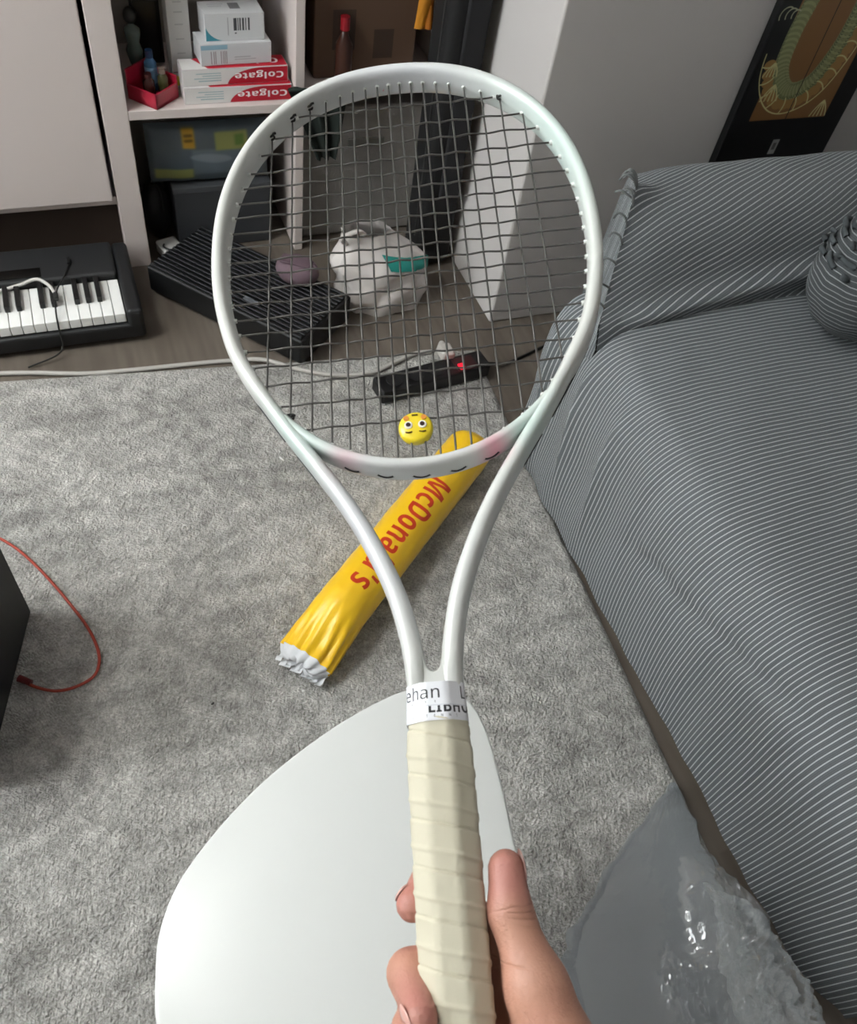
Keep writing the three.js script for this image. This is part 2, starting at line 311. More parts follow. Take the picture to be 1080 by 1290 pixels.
{
  const t = thing('instrument_case', 'tall black upright case standing between the shelves and the wall', 'case', [0.792, 0, -1.672]);
  mesh('body', rbox(0.092, 1.15, 0.104, 0.02, 0, 0.58, 0, 4), std(0x0a0a0c, 0.75), t);
  mesh('pocket', rbox(0.05, 0.7, 0.012, 0.005, 0.012, 0.55, 0.054), std(0x1b1b1e, 0.85), t);
  mesh('zip', tube([V(-0.046, 0.08, 0.02), V(-0.0475, 0.5, 0.02), V(-0.046, 1.08, 0.02)], 0.002, 20), std(0x333333, 0.4), t);
}
// white carrier bag, green cloth, mauve pouch
{
  const t = thing('carrier_bag', 'crumpled white carrier bag with a teal stripe standing on the floor', 'bag', [0.624, 0, -1.525]);
  const f = (u, v) => {
    const a = u * Math.PI * 2, y = v * 0.19, top = 1 - 0.5 * THREE.MathUtils.smoothstep(v, 0.55, 1), bot = 0.86 + 0.14 * Math.min(1, v * 5);
    const w = 0.113 * top * bot * (1 + 0.16 * nz(Math.cos(a) * 2.2, Math.sin(a) * 2.2, v * 4) + 0.06 * nz(Math.cos(a) * 7, v * 9, Math.sin(a) * 7));
    return V(w * Math.cos(a) - 0.05 * v * v, y, 0.62 * w * Math.sin(a) - 0.02 * v);
  };
  const bagMat = std(0xcfc9c6, 0.7, { side: THREE.DoubleSide });
  mesh('body', surf(64, 40, f, undefined, true), bagMat, t);
  mesh('bottom', surf(24, 4, (u, v) => f(u, 0).multiplyScalar(1 - v).add(V(0, 0.001, 0))), bagMat, t);
  const stripe = (u, v) => { const q = f(0.03 + 0.2 * (1 - u), 0.66 - 0.2 * u + 0.16 * v), n = V(q.x, 0, q.z * 2.4).normalize(); return q.addScaledVector(n, 0.0022); };
  mesh('stripe', surf(24, 6, stripe), std(0x1f8f86, 0.6, { side: THREE.DoubleSide }), t).userData.label = 'teal printed stripe';
  mesh('handle', tube([V(-0.1, 0.17, 0.0), V(-0.115, 0.2, 0.02), V(-0.08, 0.212, 0.02), V(-0.05, 0.18, 0.0)], 0.006, 24), bagMat, t);
  const g = thing('cloth', 'dark green cloth hanging from the right-hand shelf edge', 'cloth', [0.515, 0.25, -1.742]);
  mesh('drape', surf(24, 24, (u, v) => V((u - 0.5) * 0.14 * (0.3 + 0.7 * v) + 0.02 * (1 - v), v * 0.165, 0.008 * Math.sin(u * 14 + v * 3) + 0.008)), std(0x18211d, 0.9, { side: THREE.DoubleSide }), g);
  mesh('hem', tube([V(-0.068, 0.165, 0.012), V(0, 0.163, 0.014), V(0.068, 0.165, 0.012)], 0.004, 16), std(0x202b26, 0.9), g);
}
// ribbed black box on the floor
{
  const t = thing('ribbed_box', 'flat black box with a ribbed top lying on the floor before the shelves', 'box', [0.372, 0.0, -1.33], 0);
  t.rotation.y = -Math.atan2(0.32, 0.275);
  // local: -x runs along the front edge towards the keyboard, -z runs to the back right
  const L = 0.42, D = 0.2, Hh = 0.078;
  mesh('body', rbox(L, Hh - 0.012, D, 0.006, -L / 2, 0.01 + (Hh - 0.012) / 2, -D / 2), std(0x08090b, 0.55), t);
  for (let k = 0; k < 15; k++) mesh('rib', rbox(L - 0.012, 0.006, 0.008, 0.002, -L / 2, Hh + 0.001, -0.010 - k * 0.0128, 1), std(0x0d0f12, 0.45), t);
  for (const [x, z] of [[-0.03, -0.03], [-L + 0.03, -0.03], [-0.03, -D + 0.03], [-L + 0.03, -D + 0.03]]) mesh('foot', new THREE.CylinderGeometry(0.012, 0.012, 0.012, 16).translate(x, 0.006, z), blackPlastic, t);
  mesh('badge', rbox(0.04, 0.002, 0.012, 0.0008, -0.16, Hh + 0.005, -0.04), std(0x5a5d62, 0.4), t);
  const p = thing('pouch', 'small mauve fabric pouch lying on the ribbed black box', 'pouch', [0.415, 0.082, -1.53], -0.6);
  mesh('body', surf(28, 18, (u, v) => { const a = u * Math.PI * 2, b = (v - 0.5) * Math.PI; const r = Math.pow(Math.cos(b), 0.6); return V(0.05 * r * Math.cos(a), 0.028 + 0.028 * Math.sin(b) + 0.004 * nz(Math.cos(a) * 3, v * 3, Math.sin(a) * 3), 0.036 * r * Math.sin(a)); }, undefined, true), std(0x6d5a63, 0.85, { side: THREE.DoubleSide }), p);
  mesh('flap', rbox(0.07, 0.005, 0.03, 0.002, 0, 0.057, 0.008), std(0x5c4a53, 0.85), p);
}
// ------------------------------------------------------------------ keyboard
{
  const t = thing('piano_keyboard', 'black electronic keyboard with white keys on the floor under the door', 'keyboard', [0, 0, 0]);
  mesh('body', [span(-0.85, 0.068, 0.012, 0.05, -1.735, -1.487, 0.008), span(0.034, 0.068, 0.03, 0.086, -1.735, -1.487, 0.01)], std(0x17181a, 0.5), t);
  mesh('control_panel', [span(-0.85, 0.034, 0.045, 0.09, -1.735, -1.618, 0.008)], std(0x1d1e20, 0.55), t);
  mesh('display', span(-0.3, -0.12, 0.0895, 0.0915, -1.66, -1.63), std(0x050506, 0.2), t);
  const wk = std(0xf0f0ee, 0.35), bk = std(0x101012, 0.35), P = 0.0228;
  for (let i = 0; i < 16; i++) mesh('white_key', rbox(P - 0.0012, 0.022, 0.118, 0.0015, 0.0325 - P * (i + 0.5), 0.063, -1.556), wk, t);
  for (const i of [2, 3, 4, 6, 7, 9, 10, 11, 13, 14]) mesh('black_key', rbox(0.0105, 0.016, 0.072, 0.002, 0.0325 - P * i + 0.0005, 0.081, -1.58), bk, t);
  for (const [x, z] of [[-0.8, -1.7], [-0.8, -1.52], [0.03, -1.7], [0.03, -1.52]]) mesh('foot', new THREE.CylinderGeometry(0.012, 0.012, 0.014, 14).translate(x, 0.007, z), blackPlastic, t);
  const c = thing('cable', 'white cable arching over the piano keys', 'cable');
  mesh('cord', tube([V(-0.36, 0.086, -1.615), V(-0.22, 0.082, -1.606), V(-0.165, 0.088, -1.612), V(-0.128, 0.098, -1.612), V(-0.106, 0.094, -1.59), V(-0.098, 0.092, -1.565)], 0.0036, 50), std(0xc9c6c2, 0.5), c);
  mesh('plug', new THREE.CylinderGeometry(0.005, 0.005, 0.02, 12).rotateX(Math.PI / 2).translate(-0.097, 0.0945, -1.553), std(0x2a2a2a, 0.5), c);
  const d = thing('cable', 'thin black cable drooping over the front of the piano keys', 'cable');
  mesh('cord', tube([V(-0.06, 0.0925, -1.66), V(-0.075, 0.094, -1.615), V(-0.092, 0.092, -1.58), V(-0.1, 0.0905, -1.54), V(-0.103, 0.081, -1.505), V(-0.104, 0.062, -1.49), V(-0.106, 0.02, -1.476), V(-0.12, 0.014, -1.465), V(-0.18, 0.004, -1.45)], 0.0018, 60), std(0x141414, 0.5), d);
  mesh('plug', new THREE.CylinderGeometry(0.004, 0.004, 0.018, 12).rotateX(Math.PI / 2).translate(-0.06, 0.0955, -1.668), blackPlastic, d);
}
// ------------------------------------------------------------------ cords and the power strip
{
  const c = thing('cable', 'long white cable lying along the edge of the grey rug', 'cable');
  const r = 0.0048, y = 0.006;
  mesh('cord', tube([[-0.9, -1.47], [-0.5, -1.45], [-0.234, -1.441], [-0.174, -1.43], [-0.068, -1.405], [0.027, -1.396], [0.125, -1.39], [0.217, -1.383], [0.292, -1.36], [0.355, -1.318], [0.416, -1.286], [0.465, -1.273], [0.519, -1.271], [0.583, -1.292], [0.637, -1.309], [0.672, -1.306]].map(([x, z]) => V(x, y + (z > -1.378 ? 0.01 : 0), z)), r, 160, 8), std(0xb5b1ac, 0.5), c);
  mesh('plug', [rbox(0.03, 0.026, 0.04, 0.006, 0.685, 0.05, -1.262), new THREE.CylinderGeometry(0.006, 0.008, 0.05, 12).rotateZ(Math.PI / 2).rotateY(0.9).translate(0.68, 0.035, -1.288)], std(0xb9b5b0, 0.5), c);
  const t = thing('power_strip', 'black power strip with a glowing red switch on the floor', 'power strip', [0.637, 0.0125, -1.215], 0.12);
  mesh('body', rbox(0.27, 0.036, 0.055, 0.006, 0, 0.018, 0), std(0x0d0d0f, 0.45), t);
  for (let k = 0; k < 3; k++) mesh('socket', new THREE.CylinderGeometry(0.018, 0.018, 0.003, 20).translate(-0.095 + k * 0.052, 0.0365, 0), std(0x1a1a1c, 0.5), t);
  mesh('switch', rbox(0.014, 0.008, 0.018, 0.003, 0.065, 0.038, 0.012), std(0xc01830, 0.3, { emissive: 0xff1030, emissiveIntensity: 1.2 }), t);
  mesh('switch_frame', rbox(0.05, 0.004, 0.04, 0.001, 0.078, 0.0365, 0.004), std(0x30090d, 0.5), t);
  const l = new THREE.PointLight(0xff2040, 0.0012, 0.5); l.position.set(0.703, 0.075, -1.21); scene.add(l);
  const d = thing('cable', 'thin black cable running from the power strip towards the sofa', 'cable');
  mesh('cord', tube([V(0.772, 0.03, -1.231), V(0.8, 0.016, -1.238), V(0.835, 0.006, -1.242), V(0.9, 0.004, -1.262), V(0.957, 0.004, -1.281), V(1.1, 0.004, -1.33)], 0.0034, 40), std(0x0d0d0d, 0.5), d);
  const e = thing('cable', 'thin red cable looping over the rug from the black box', 'cable');
  mesh('cord', tube([[-0.36, -1.06], [-0.29, -1.035], [-0.244, -0.993], [-0.208, -0.939], [-0.16, -0.842], [-0.133, -0.771], [-0.128, -0.724], [-0.139, -0.698], [-0.165, -0.687], [-0.195, -0.687], [-0.22, -0.699], [-0.24, -0.715]].map(([x, z], i) => V(x, 0.017, z)), 0.0026, 120, 8), std(0xa03a28, 0.5), e);
  mesh('plug', new THREE.CylinderGeometry(0.005, 0.006, 0.022, 12).rotateX(Math.PI / 2).rotateY(0.9).translate(-0.24, 0.019, -0.718), std(0x5a0f10, 0.5), e);
}
{
  const t = thing('equipment_case', 'black box at the left edge standing on the rug', 'case', [-0.221, 0.0145, -0.847], 0);
  t.rotation.y = -0.288;
  mesh('body', rbox(0.22, 0.28, 0.3, 0.004, -0.11, 0.14, 0.15), std(0x1b1d20, 0.6), t);
  mesh('lid', rbox(0.222, 0.03, 0.302, 0.004, -0.11, 0.29, 0.15), std(0x202226, 0.55), t);
}
// ------------------------------------------------------------------ yellow packed roll
{
  const A = V(0.186, 0.056, -0.618), Bp = V(0.64, 0.056, -0.985), L = A.distanceTo(Bp);
  const t = thing('packed_roll', 'yellow plastic-wrapped roll with red lettering lying on the rug', 'roll', [A.x, 0, A.z], -Math.atan2(Bp.z - A.z, Bp.x - A.x));
  const R = 0.046, tex = canvasTex(1024, 512, (c, w, h) => {
    c.fillStyle = '#fac81e'; c.fillRect(0, 0, w, h);
    c.save(); c.translate(w * 0.52, h * 0.708); c.fillStyle = '#d23a18'; c.font = 'bold 112px sans-serif'; c.textAlign = 'center'; c.scale(510 / c.measureText("McDonald's").width, 1); c.fillText("McDonald's", 0, 40); c.restore();
  });
  const f = (u, v) => {                                        // u along, v round
    const a = v * Math.PI * 2, end = THREE.MathUtils.smoothstep(u, 0, 0.2), far = THREE.MathUtils.smoothstep(1 - u, 0, 0.05);
    const wr = 0.0022 * nz(u * 16, Math.cos(a) * 5, Math.sin(a) * 5) * (1.6 - end) + (1 - end) * 0.0035 * Math.sin(a * 13 + 3 * nz(u * 6, 1, 2));
    const ry = R * (0.55 + 0.45 * end) * (0.6 + 0.4 * Math.sqrt(far)) + wr, rz = R * (1.04 - 0.02 * end) * (0.7 + 0.3 * Math.sqrt(far)) + wr;
    return V(u * L, 0.0145 + R + ry * Math.sin(a) * 1 - (1 - end) * R * 0.35, -rz * Math.cos(a));
  };
  mesh('wrapper', surf(90, 64, f, (u, v) => [1 - u, v]), phys(0xffffff, 0.34, { map: tex, side: THREE.DoubleSide, clearcoat: 0.3, clearcoatRoughness: 0.3 }), t);
  mesh('foot_end', surf(40, 10, (u, v) => { const q = f(0, u), m = V(0, 0.0145 + R * 0.65, 0); q.sub(m).multiplyScalar(1 - v * 0.96).add(m); q.x -= 0.02 * v * (1 + 0.3 * Math.sin(u * 60)) * (1 - v) * 3; return q; }), std(0xd9dade, 0.5, { side: THREE.DoubleSide }), t).userData.label = 'white gathered film end';
  mesh('tip_end', surf(40, 6, (u, v) => { const q = f(1, u), m = V(L, 0.0145 + R, 0); q.sub(m).multiplyScalar(1 - v * 0.96).add(m); q.x += 0.012 * v; return q; }), std(0xd6a51a, 0.4, { side: THREE.DoubleSide }), t);
  for (let k = 0; k < 9; k++) {
    const z = -0.04 + k * 0.01;
    mesh('film_tuft', surf(4, 6, (u, v) => V(-v * (0.018 + 0.01 * Math.abs(nz(k * 1.7, 2))) - 0.002, 0.028 + 0.012 * nz(k * 0.9, v * 2) + 0.008 * (u - 0.5), z + (u - 0.5) * 0.012)), phys(0xe9ebee, 0.3, { side: THREE.DoubleSide }), t);
  }
}
// ------------------------------------------------------------------ table
{
  const Y = 0.45;
  const t = thing('side_table', 'small white rounded-triangle side table under the racket handle', 'table', [0.12, 0, -0.12]);
  const P = [[-0.084, -0.122], [-0.079, -0.159], [-0.071, -0.19], [-0.051, -0.224], [-0.015, -0.257], [0.049, -0.298], [0.134, -0.333], [0.192, -0.3475], [0.223, -0.351], [0.252, -0.346], [0.276, -0.332], [0.289, -0.312], [0.292, -0.28], [0.286, -0.227], [0.273, -0.157], [0.259, -0.085], [0.24, -0.01], [0.215, 0.06], [0.18, 0.1], [0.135, 0.105], [0.085, 0.075], [0.01, 0.01], [-0.05, -0.05], [-0.076, -0.088]];
  const curve = new THREE.CatmullRomCurve3(P.map(([x, z]) => V(x - 0.12, 0, z + 0.12)), true, 'centripetal');
  const s = new THREE.Shape(curve.getPoints(140).slice(0, -1).map((p) => new THREE.Vector2(p.x, -p.z)));
  const g = new THREE.ExtrudeGeometry(s, { depth: 0.01, bevelEnabled: true, bevelThickness: 0.004, bevelSize: 0.003, bevelOffset: -0.003, bevelSegments: 3, curveSegments: 1 }).rotateX(-Math.PI / 2);
  mesh('table_top', toCreasedNormals(g, 0.9).translate(0, Y - 0.014, 0), phys(0xdee0de, 0.32), t);
  for (const [x, z] of [[-0.13, -0.03], [0.1, -0.14], [0.05, 0.13]]) {
    const leg = new THREE.CylinderGeometry(0.013, 0.009, Y - 0.03, 16).translate(0, (Y - 0.03) / 2 + 0.012, 0); leg.translate(x, 0, z);
    mesh('leg', leg, std(0xd9dad8, 0.4), t);
  }
}
// ------------------------------------------------------------------ poster panel on the wall
{
  const X0 = 1.315, X1 = 1.622, Y0 = 0.06, Y1 = 1.25, w = X1 - X0, h = Y1 - Y0;
  const t = thing('wall_panel', 'black framed panel with a pale scaly creature on orange, behind the sofa', 'picture', [(X0 + X1) / 2, Y0, -1.378]);
  mesh('frame', rbox(w, h, 0.02, 0.003, 0, h / 2, 0), std(0x0a0b0d, 0.35), t);
  const S = 1600 / 1.19, tex = canvasTex(412, 1600, (c, W, Hh) => {
    const px = (x) => (x - X0) * S, py = (y) => (Y1 - y) * S;
    c.fillStyle = '#08090b'; c.fillRect(0, 0, W, Hh);
    c.fillStyle = '#7d5833'; c.fillRect(px(1.358), py(1.12), px(1.568) - px(1.358), py(0.487) - py(1.12));
    const path = (k) => { // body centre line: down the left, round the bottom, up the right
      const a = [[1.385, 1.1], [1.39, 0.9], [1.383, 0.74], [1.375, 0.66], [1.385, 0.59], [1.425, 0.55], [1.475, 0.565], [1.505, 0.625], [1.515, 0.7], [1.51, 0.8], [1.5, 0.95], [1.48, 1.08]];
      const cv = new THREE.CatmullRomCurve3(a.map(([x, y]) => V(x, y, 0))); return [cv.getPoint(k), cv.getTangent(k)];
    };
    c.lineWidth = 3;
    for (let i = 0; i < 150; i++) {
      const k = i / 150, [p, d] = path(k), nx = -d.y, ny = d.x, wd = 0.019;
      c.fillStyle = i % 2 ? '#8f9468' : '#7c8058';
      c.beginPath(); c.ellipse(px(p.x), py(p.y), wd * S, 14, Math.atan2(-ny, nx), 0, 7); c.fill();
      for (let j = -1; j <= 1; j++) { c.strokeStyle = '#545c3c'; c.beginPath(); c.arc(px(p.x + nx * j * 0.012), py(p.y + ny * j * 0.012), 6, 0, 4); c.stroke(); }
    }
    for (let i = 50; i < 150; i += 3) {                       // belly ribs on the outer side
      const [p, d] = path(i / 150), nx = d.y, ny = -d.x;
      c.fillStyle = '#97723f'; c.beginPath(); c.ellipse(px(p.x + nx * 0.03), py(p.y + ny * 0.03), 20, 15, 0, 0, 7); c.fill();
    }
    for (let i = 50; i < 150; i += 5) {
      const [p, d] = path(i / 150), nx = d.y, ny = -d.x;
      c.strokeStyle = '#c3bd86'; c.lineWidth = 4; c.beginPath(); c.moveTo(px(p.x + nx * 0.014), py(p.y + ny * 0.014)); c.quadraticCurveTo(px(p.x + nx * 0.03 + d.x * 0.01), py(p.y + ny * 0.03 + d.y * 0.01), px(p.x + nx * 0.049), py(p.y + ny * 0.049)); c.stroke();
    }
    c.strokeStyle = '#c3bd86'; c.lineWidth = 4; c.beginPath();
    for (let i = 46; i <= 150; i++) { const [p, d] = path(i / 150); c[i === 46 ? 'moveTo' : 'lineTo'](px(p.x + d.y * 0.049), py(p.y - d.x * 0.049)); } c.stroke();
    for (const [x, y, s] of [[1.385, 0.565, 1], [1.545, 0.525, 1], [1.36, 0.61, 0.8]]) for (let i = -2; i <= 2; i++) {   // spiky tufts
      c.beginPath(); c.moveTo(px(x), py(y)); c.quadraticCurveTo(px(x + i * 0.008), py(y - 0.015), px(x + i * 0.011 * s), py(y - 0.036 * s)); c.stroke();
    }
    c.strokeStyle = '#a9aa8c'; for (const dx of [0, 0.012, 0.024]) { c.beginPath(); c.arc(px(1.335 + dx), py(0.7), 22 - dx * 300, 2.6, 5.4); c.stroke(); }
    c.strokeStyle = '#1a130c'; c.lineWidth = 3; c.beginPath(); c.moveTo(px(1.452), py(1.1)); c.lineTo(px(1.458), py(0.487)); c.stroke();
    c.fillStyle = '#9c9c9a'; c.fillRect(px(1.453), py(0.44), px(1.472) - px(1.453), py(0.405) - py(0.44)); c.fillStyle = '#5a5a5a'; c.fillRect(px(1.458), py(0.432), 12, 22);
  });
  mesh('picture_print', new THREE.PlaneGeometry(w - 0.006, h - 0.006).translate(0, h / 2, 0.0103), std(0xffffff, 0.5, { map: tex }), t);
}
// ------------------------------------------------------------------ sofa
const clamp = THREE.MathUtils.clamp, sm = THREE.MathUtils.smoothstep;
function profileAt(pts, n) {                                    // arc-length samples of a spline in the plane
  const cv = new THREE.CatmullRomCurve3(pts.map(([a, b]) => V(a, b, 0)), false, 'centripetal'); cv.arcLengthDivisions = 400;
  const out = cv.getSpacedPoints(n), len = cv.getLength(); return { out, len };
}
{
  const t = thing('sofa', 'sofa under a fitted grey cover with thin pale stripes', 'sofa', [1.3, 0, -0.5]);
  const ox = -1.3, oz = 0.5;
  const prof = profileAt([[0.742, 0.012], [0.735, 0.08], [0.726, 0.2], [0.722, 0.3], [0.732, 0.36], [0.765, 0.402], [0.83, 0.42], [0.95, 0.426], [1.2, 0.428], [1.6, 0.43], [1.95, 0.44]], 200);
  const NZ = 240, ZA = -0.99, ZB = 0.125;
  const seat = surf(200, NZ, (u, v) => {
    const z = ZA + (ZB - ZA) * v, q = prof.out[Math.round(u * 200)], s = u * prof.len;
    const front = 1 - sm(s, 0.3, 0.5), far = 1 - sm(z, -0.85, -0.5);
    let x = q.x, y = q.y;
    x += front * (0.010 * nz(z * 5, s * 3) + 0.006 * nz(z * 16, s * 2.5, 3) + far * 0.02 * Math.pow(Math.abs(Math.sin(z * 27 + s * 2.2)), 0.7) * sm(s, 0.03, 0.2) * (1 - sm(s, 0.36, 0.46)) + 0.007 * Math.exp(-(((s - 0.24 - 0.35 * (z + 0.5)) / 0.02) ** 2)) * sm(z, -0.62, -0.5) * (1 - sm(z, -0.2, -0.1)));
    y += (1 - front) * (0.006 * nz(x * 5, z * 5, 6) + 0.002 * nz(x * 18, z * 18, 2));
    y += front * (1 - sm(s, 0, 0.06)) * (0.02 * sm(z, 0.04, 0.11) + 0.004 * nz(z * 20, 2));
    const hang = sm(z, ZB - 0.05, ZB); x += hang * 0.02 * front; y -= hang * hang * 0.03 * (1 - front);
    return V(x + ox, y, z + oz);
  }, (u, v) => [u * prof.len / 0.05, (ZA + (ZB - ZA) * v + 0.008 * nz(u * 4, v * 5, 8)) / 0.031]);
  mesh('seat_cover', seat, Object.assign(stripeMat.clone(), { side: THREE.DoubleSide }), t);
  mesh('seat_frame', span(0.79 + ox, 1.95 + ox, 0.06, 0.38, -0.98 + oz, 0.08 + oz, 0.03), std(0x5a4a38, 0.8), t);
  for (const [x, z] of [[0.9, 0.0], [1.85, 0.0], [0.95, -0.92], [1.85, -0.92]]) mesh('leg', new THREE.CylinderGeometry(0.022, 0.018, 0.07, 16).translate(x + ox, 0.035, z + oz), std(0x2a211a, 0.6), t);
  // arm rest across the far end, draped with the same cover turned about 25 degrees
  const ap = profileAt([[-0.868, 0.395], [-0.878, 0.42], [-0.895, 0.442], [-0.92, 0.475], [-0.952, 0.526], [-0.99, 0.564], [-1.04, 0.578], [-1.11, 0.566], [-1.165, 0.515], [-1.19, 0.4], [-1.195, 0.2], [-1.19, 0.05]], 140);
  const endX = (z) => 0.752 + 0.64 * Math.max(0, -0.88 - z), AX1 = 1.95, NA = 200, tilt = 0.43;
  const arm = surf(140, NA, (u, v) => {
    const q = ap.out[Math.round(u * 140)], s = u * ap.len, e = v;
    const lift = sm(s, 0.05, 0.3), x0 = endX(q.x), x = x0 + (AX1 - x0) * e, round = 1 - sm(e, 0, 0.07);
    let y = q.y, z = q.x;
    const rise = clamp((q.y - 0.42) / 0.158, 0, 1);
    y += 0.026 * Math.exp(-(((z + 1.02) / 0.03) ** 2)) * Math.exp(-((e / 0.035) ** 2)) - round * 0.010 * rise;
    y += 0.004 * nz(x * 7, s * 6) * lift; z += 0.006 * nz(x * 6, s * 7, 3);
    const fl = s - 0.035 - 0.11 * (x - 0.78); z += 0.014 * Math.exp(-((fl / 0.016) ** 2)) * sm(x, 0.78, 0.86); y += 0.006 * Math.exp(-((fl / 0.016) ** 2));
    z -= 0.008 * Math.exp(-(((fl + 0.035) / 0.014) ** 2)) * sm(x, 0.8, 0.95);
    return V(x + ox, y, z + oz);
  }, (u, v) => { const x = 0.76 + 1.19 * v, s = u * ap.len; return [(x * Math.cos(tilt) + s * Math.sin(tilt)) / 0.06, (-x * Math.sin(tilt) + s * Math.cos(tilt) + 0.006 * nz(x * 5, s * 5)) / 0.042]; });
  mesh('arm_cover', arm, Object.assign(stripeMat.clone(), { side: THREE.DoubleSide }), t);
  // end of the arm, hanging to the floor at the left
  const endDrape = surf(80, 60, (u, v) => {
    const q = ap.out[Math.round(u * 118)], rise = clamp((q.y - 0.42) / 0.158, 0, 1), y0 = q.y - 0.010 * rise + 0.026 * Math.exp(-(((q.x + 1.02) / 0.03) ** 2));
    const y = y0 * (1 - v) + 0.012 * v;
    return V(endX(q.x) - 0.008 * Math.sin(v * 3.1) + 0.012 * v * v * Math.sin(u * 22) + ox, y, q.x + 0.006 * nz(u * 5, v * 4) * v + oz);
  }, (u, v) => [v * 0.5 / 0.05, u * 0.45 / 0.036]);
  mesh('arm_end_cover', endDrape, Object.assign(stripeMat.clone(), { side: THREE.DoubleSide }), t);
  mesh('arm_frame', span(0.96 + ox, 1.94 + ox, 0.05, 0.48, -1.15 + oz, -0.985 + oz, 0.03), std(0x5a4a38, 0.8), t);
  // short frayed fringe curls on the cover's left edge
  const fr = std(0x6f7272, 0.95);
  for (let k = 0; k < 13; k++) {
    const zf = k < 8 ? -1.0 - 0.006 * k : -0.905 - 0.018 * (k - 8), qf = ap.out.reduce((b, p) => (Math.abs(p.x - zf) < Math.abs(b.x - zf) && p.y > 0.41 ? p : b));
    const s0 = V(endX(qf.x) + 0.002, qf.y - 0.008 * clamp((qf.y - 0.42) / 0.158, 0, 1) + 0.026 * Math.exp(-(((qf.x + 1.02) / 0.03) ** 2)), qf.x);
    const dx = -0.012 - 0.014 * rnd(), dy = 0.008 + 0.014 * rnd(), c = rnd() * 0.01;
    mesh('fringe', tube([s0.clone(), s0.clone().add(V(dx * 0.6, dy, 0)), s0.clone().add(V(dx, dy * 1.1 + c * 0.5, -0.006)), s0.clone().add(V(dx * 1.1, dy * 0.5, -0.01 - c))].map((p) => p.add(V(ox, 0, oz))), 0.0019, 12, 5), fr, t);
  }
}
{
  const c0 = V(1.232, 0.542, -0.795);
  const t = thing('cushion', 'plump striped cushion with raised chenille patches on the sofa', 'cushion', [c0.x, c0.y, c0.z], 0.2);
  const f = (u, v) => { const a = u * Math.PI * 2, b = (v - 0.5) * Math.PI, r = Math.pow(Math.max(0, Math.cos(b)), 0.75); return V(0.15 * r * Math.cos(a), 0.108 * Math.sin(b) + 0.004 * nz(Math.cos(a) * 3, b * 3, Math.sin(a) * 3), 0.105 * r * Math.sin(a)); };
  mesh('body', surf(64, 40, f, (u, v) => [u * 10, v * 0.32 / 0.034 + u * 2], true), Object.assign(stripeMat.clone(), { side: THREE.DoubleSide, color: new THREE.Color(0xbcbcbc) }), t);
  const cm = std(0x4a4f52, 1);
  for (let k = 0; k < 34; k++) {
    const u = 0.33 + (k % 7) * 0.05 + 0.01 * rnd(), v = 0.6 + Math.floor(k / 7) * 0.055, p = f(u, v), q = f(u + 0.045 * (rnd() < 0.6 ? 1 : 0.3), v + 0.05 * (rnd() - 0.5)), n = p.clone().normalize();
    mesh('chenille_tuft', tube([p.clone().addScaledVector(n, 0.002), p.clone().lerp(q, 0.5).addScaledVector(n, 0.009), q.clone().addScaledVector(n, 0.002)], 0.0048, 8, 6), cm, t);
  }
}
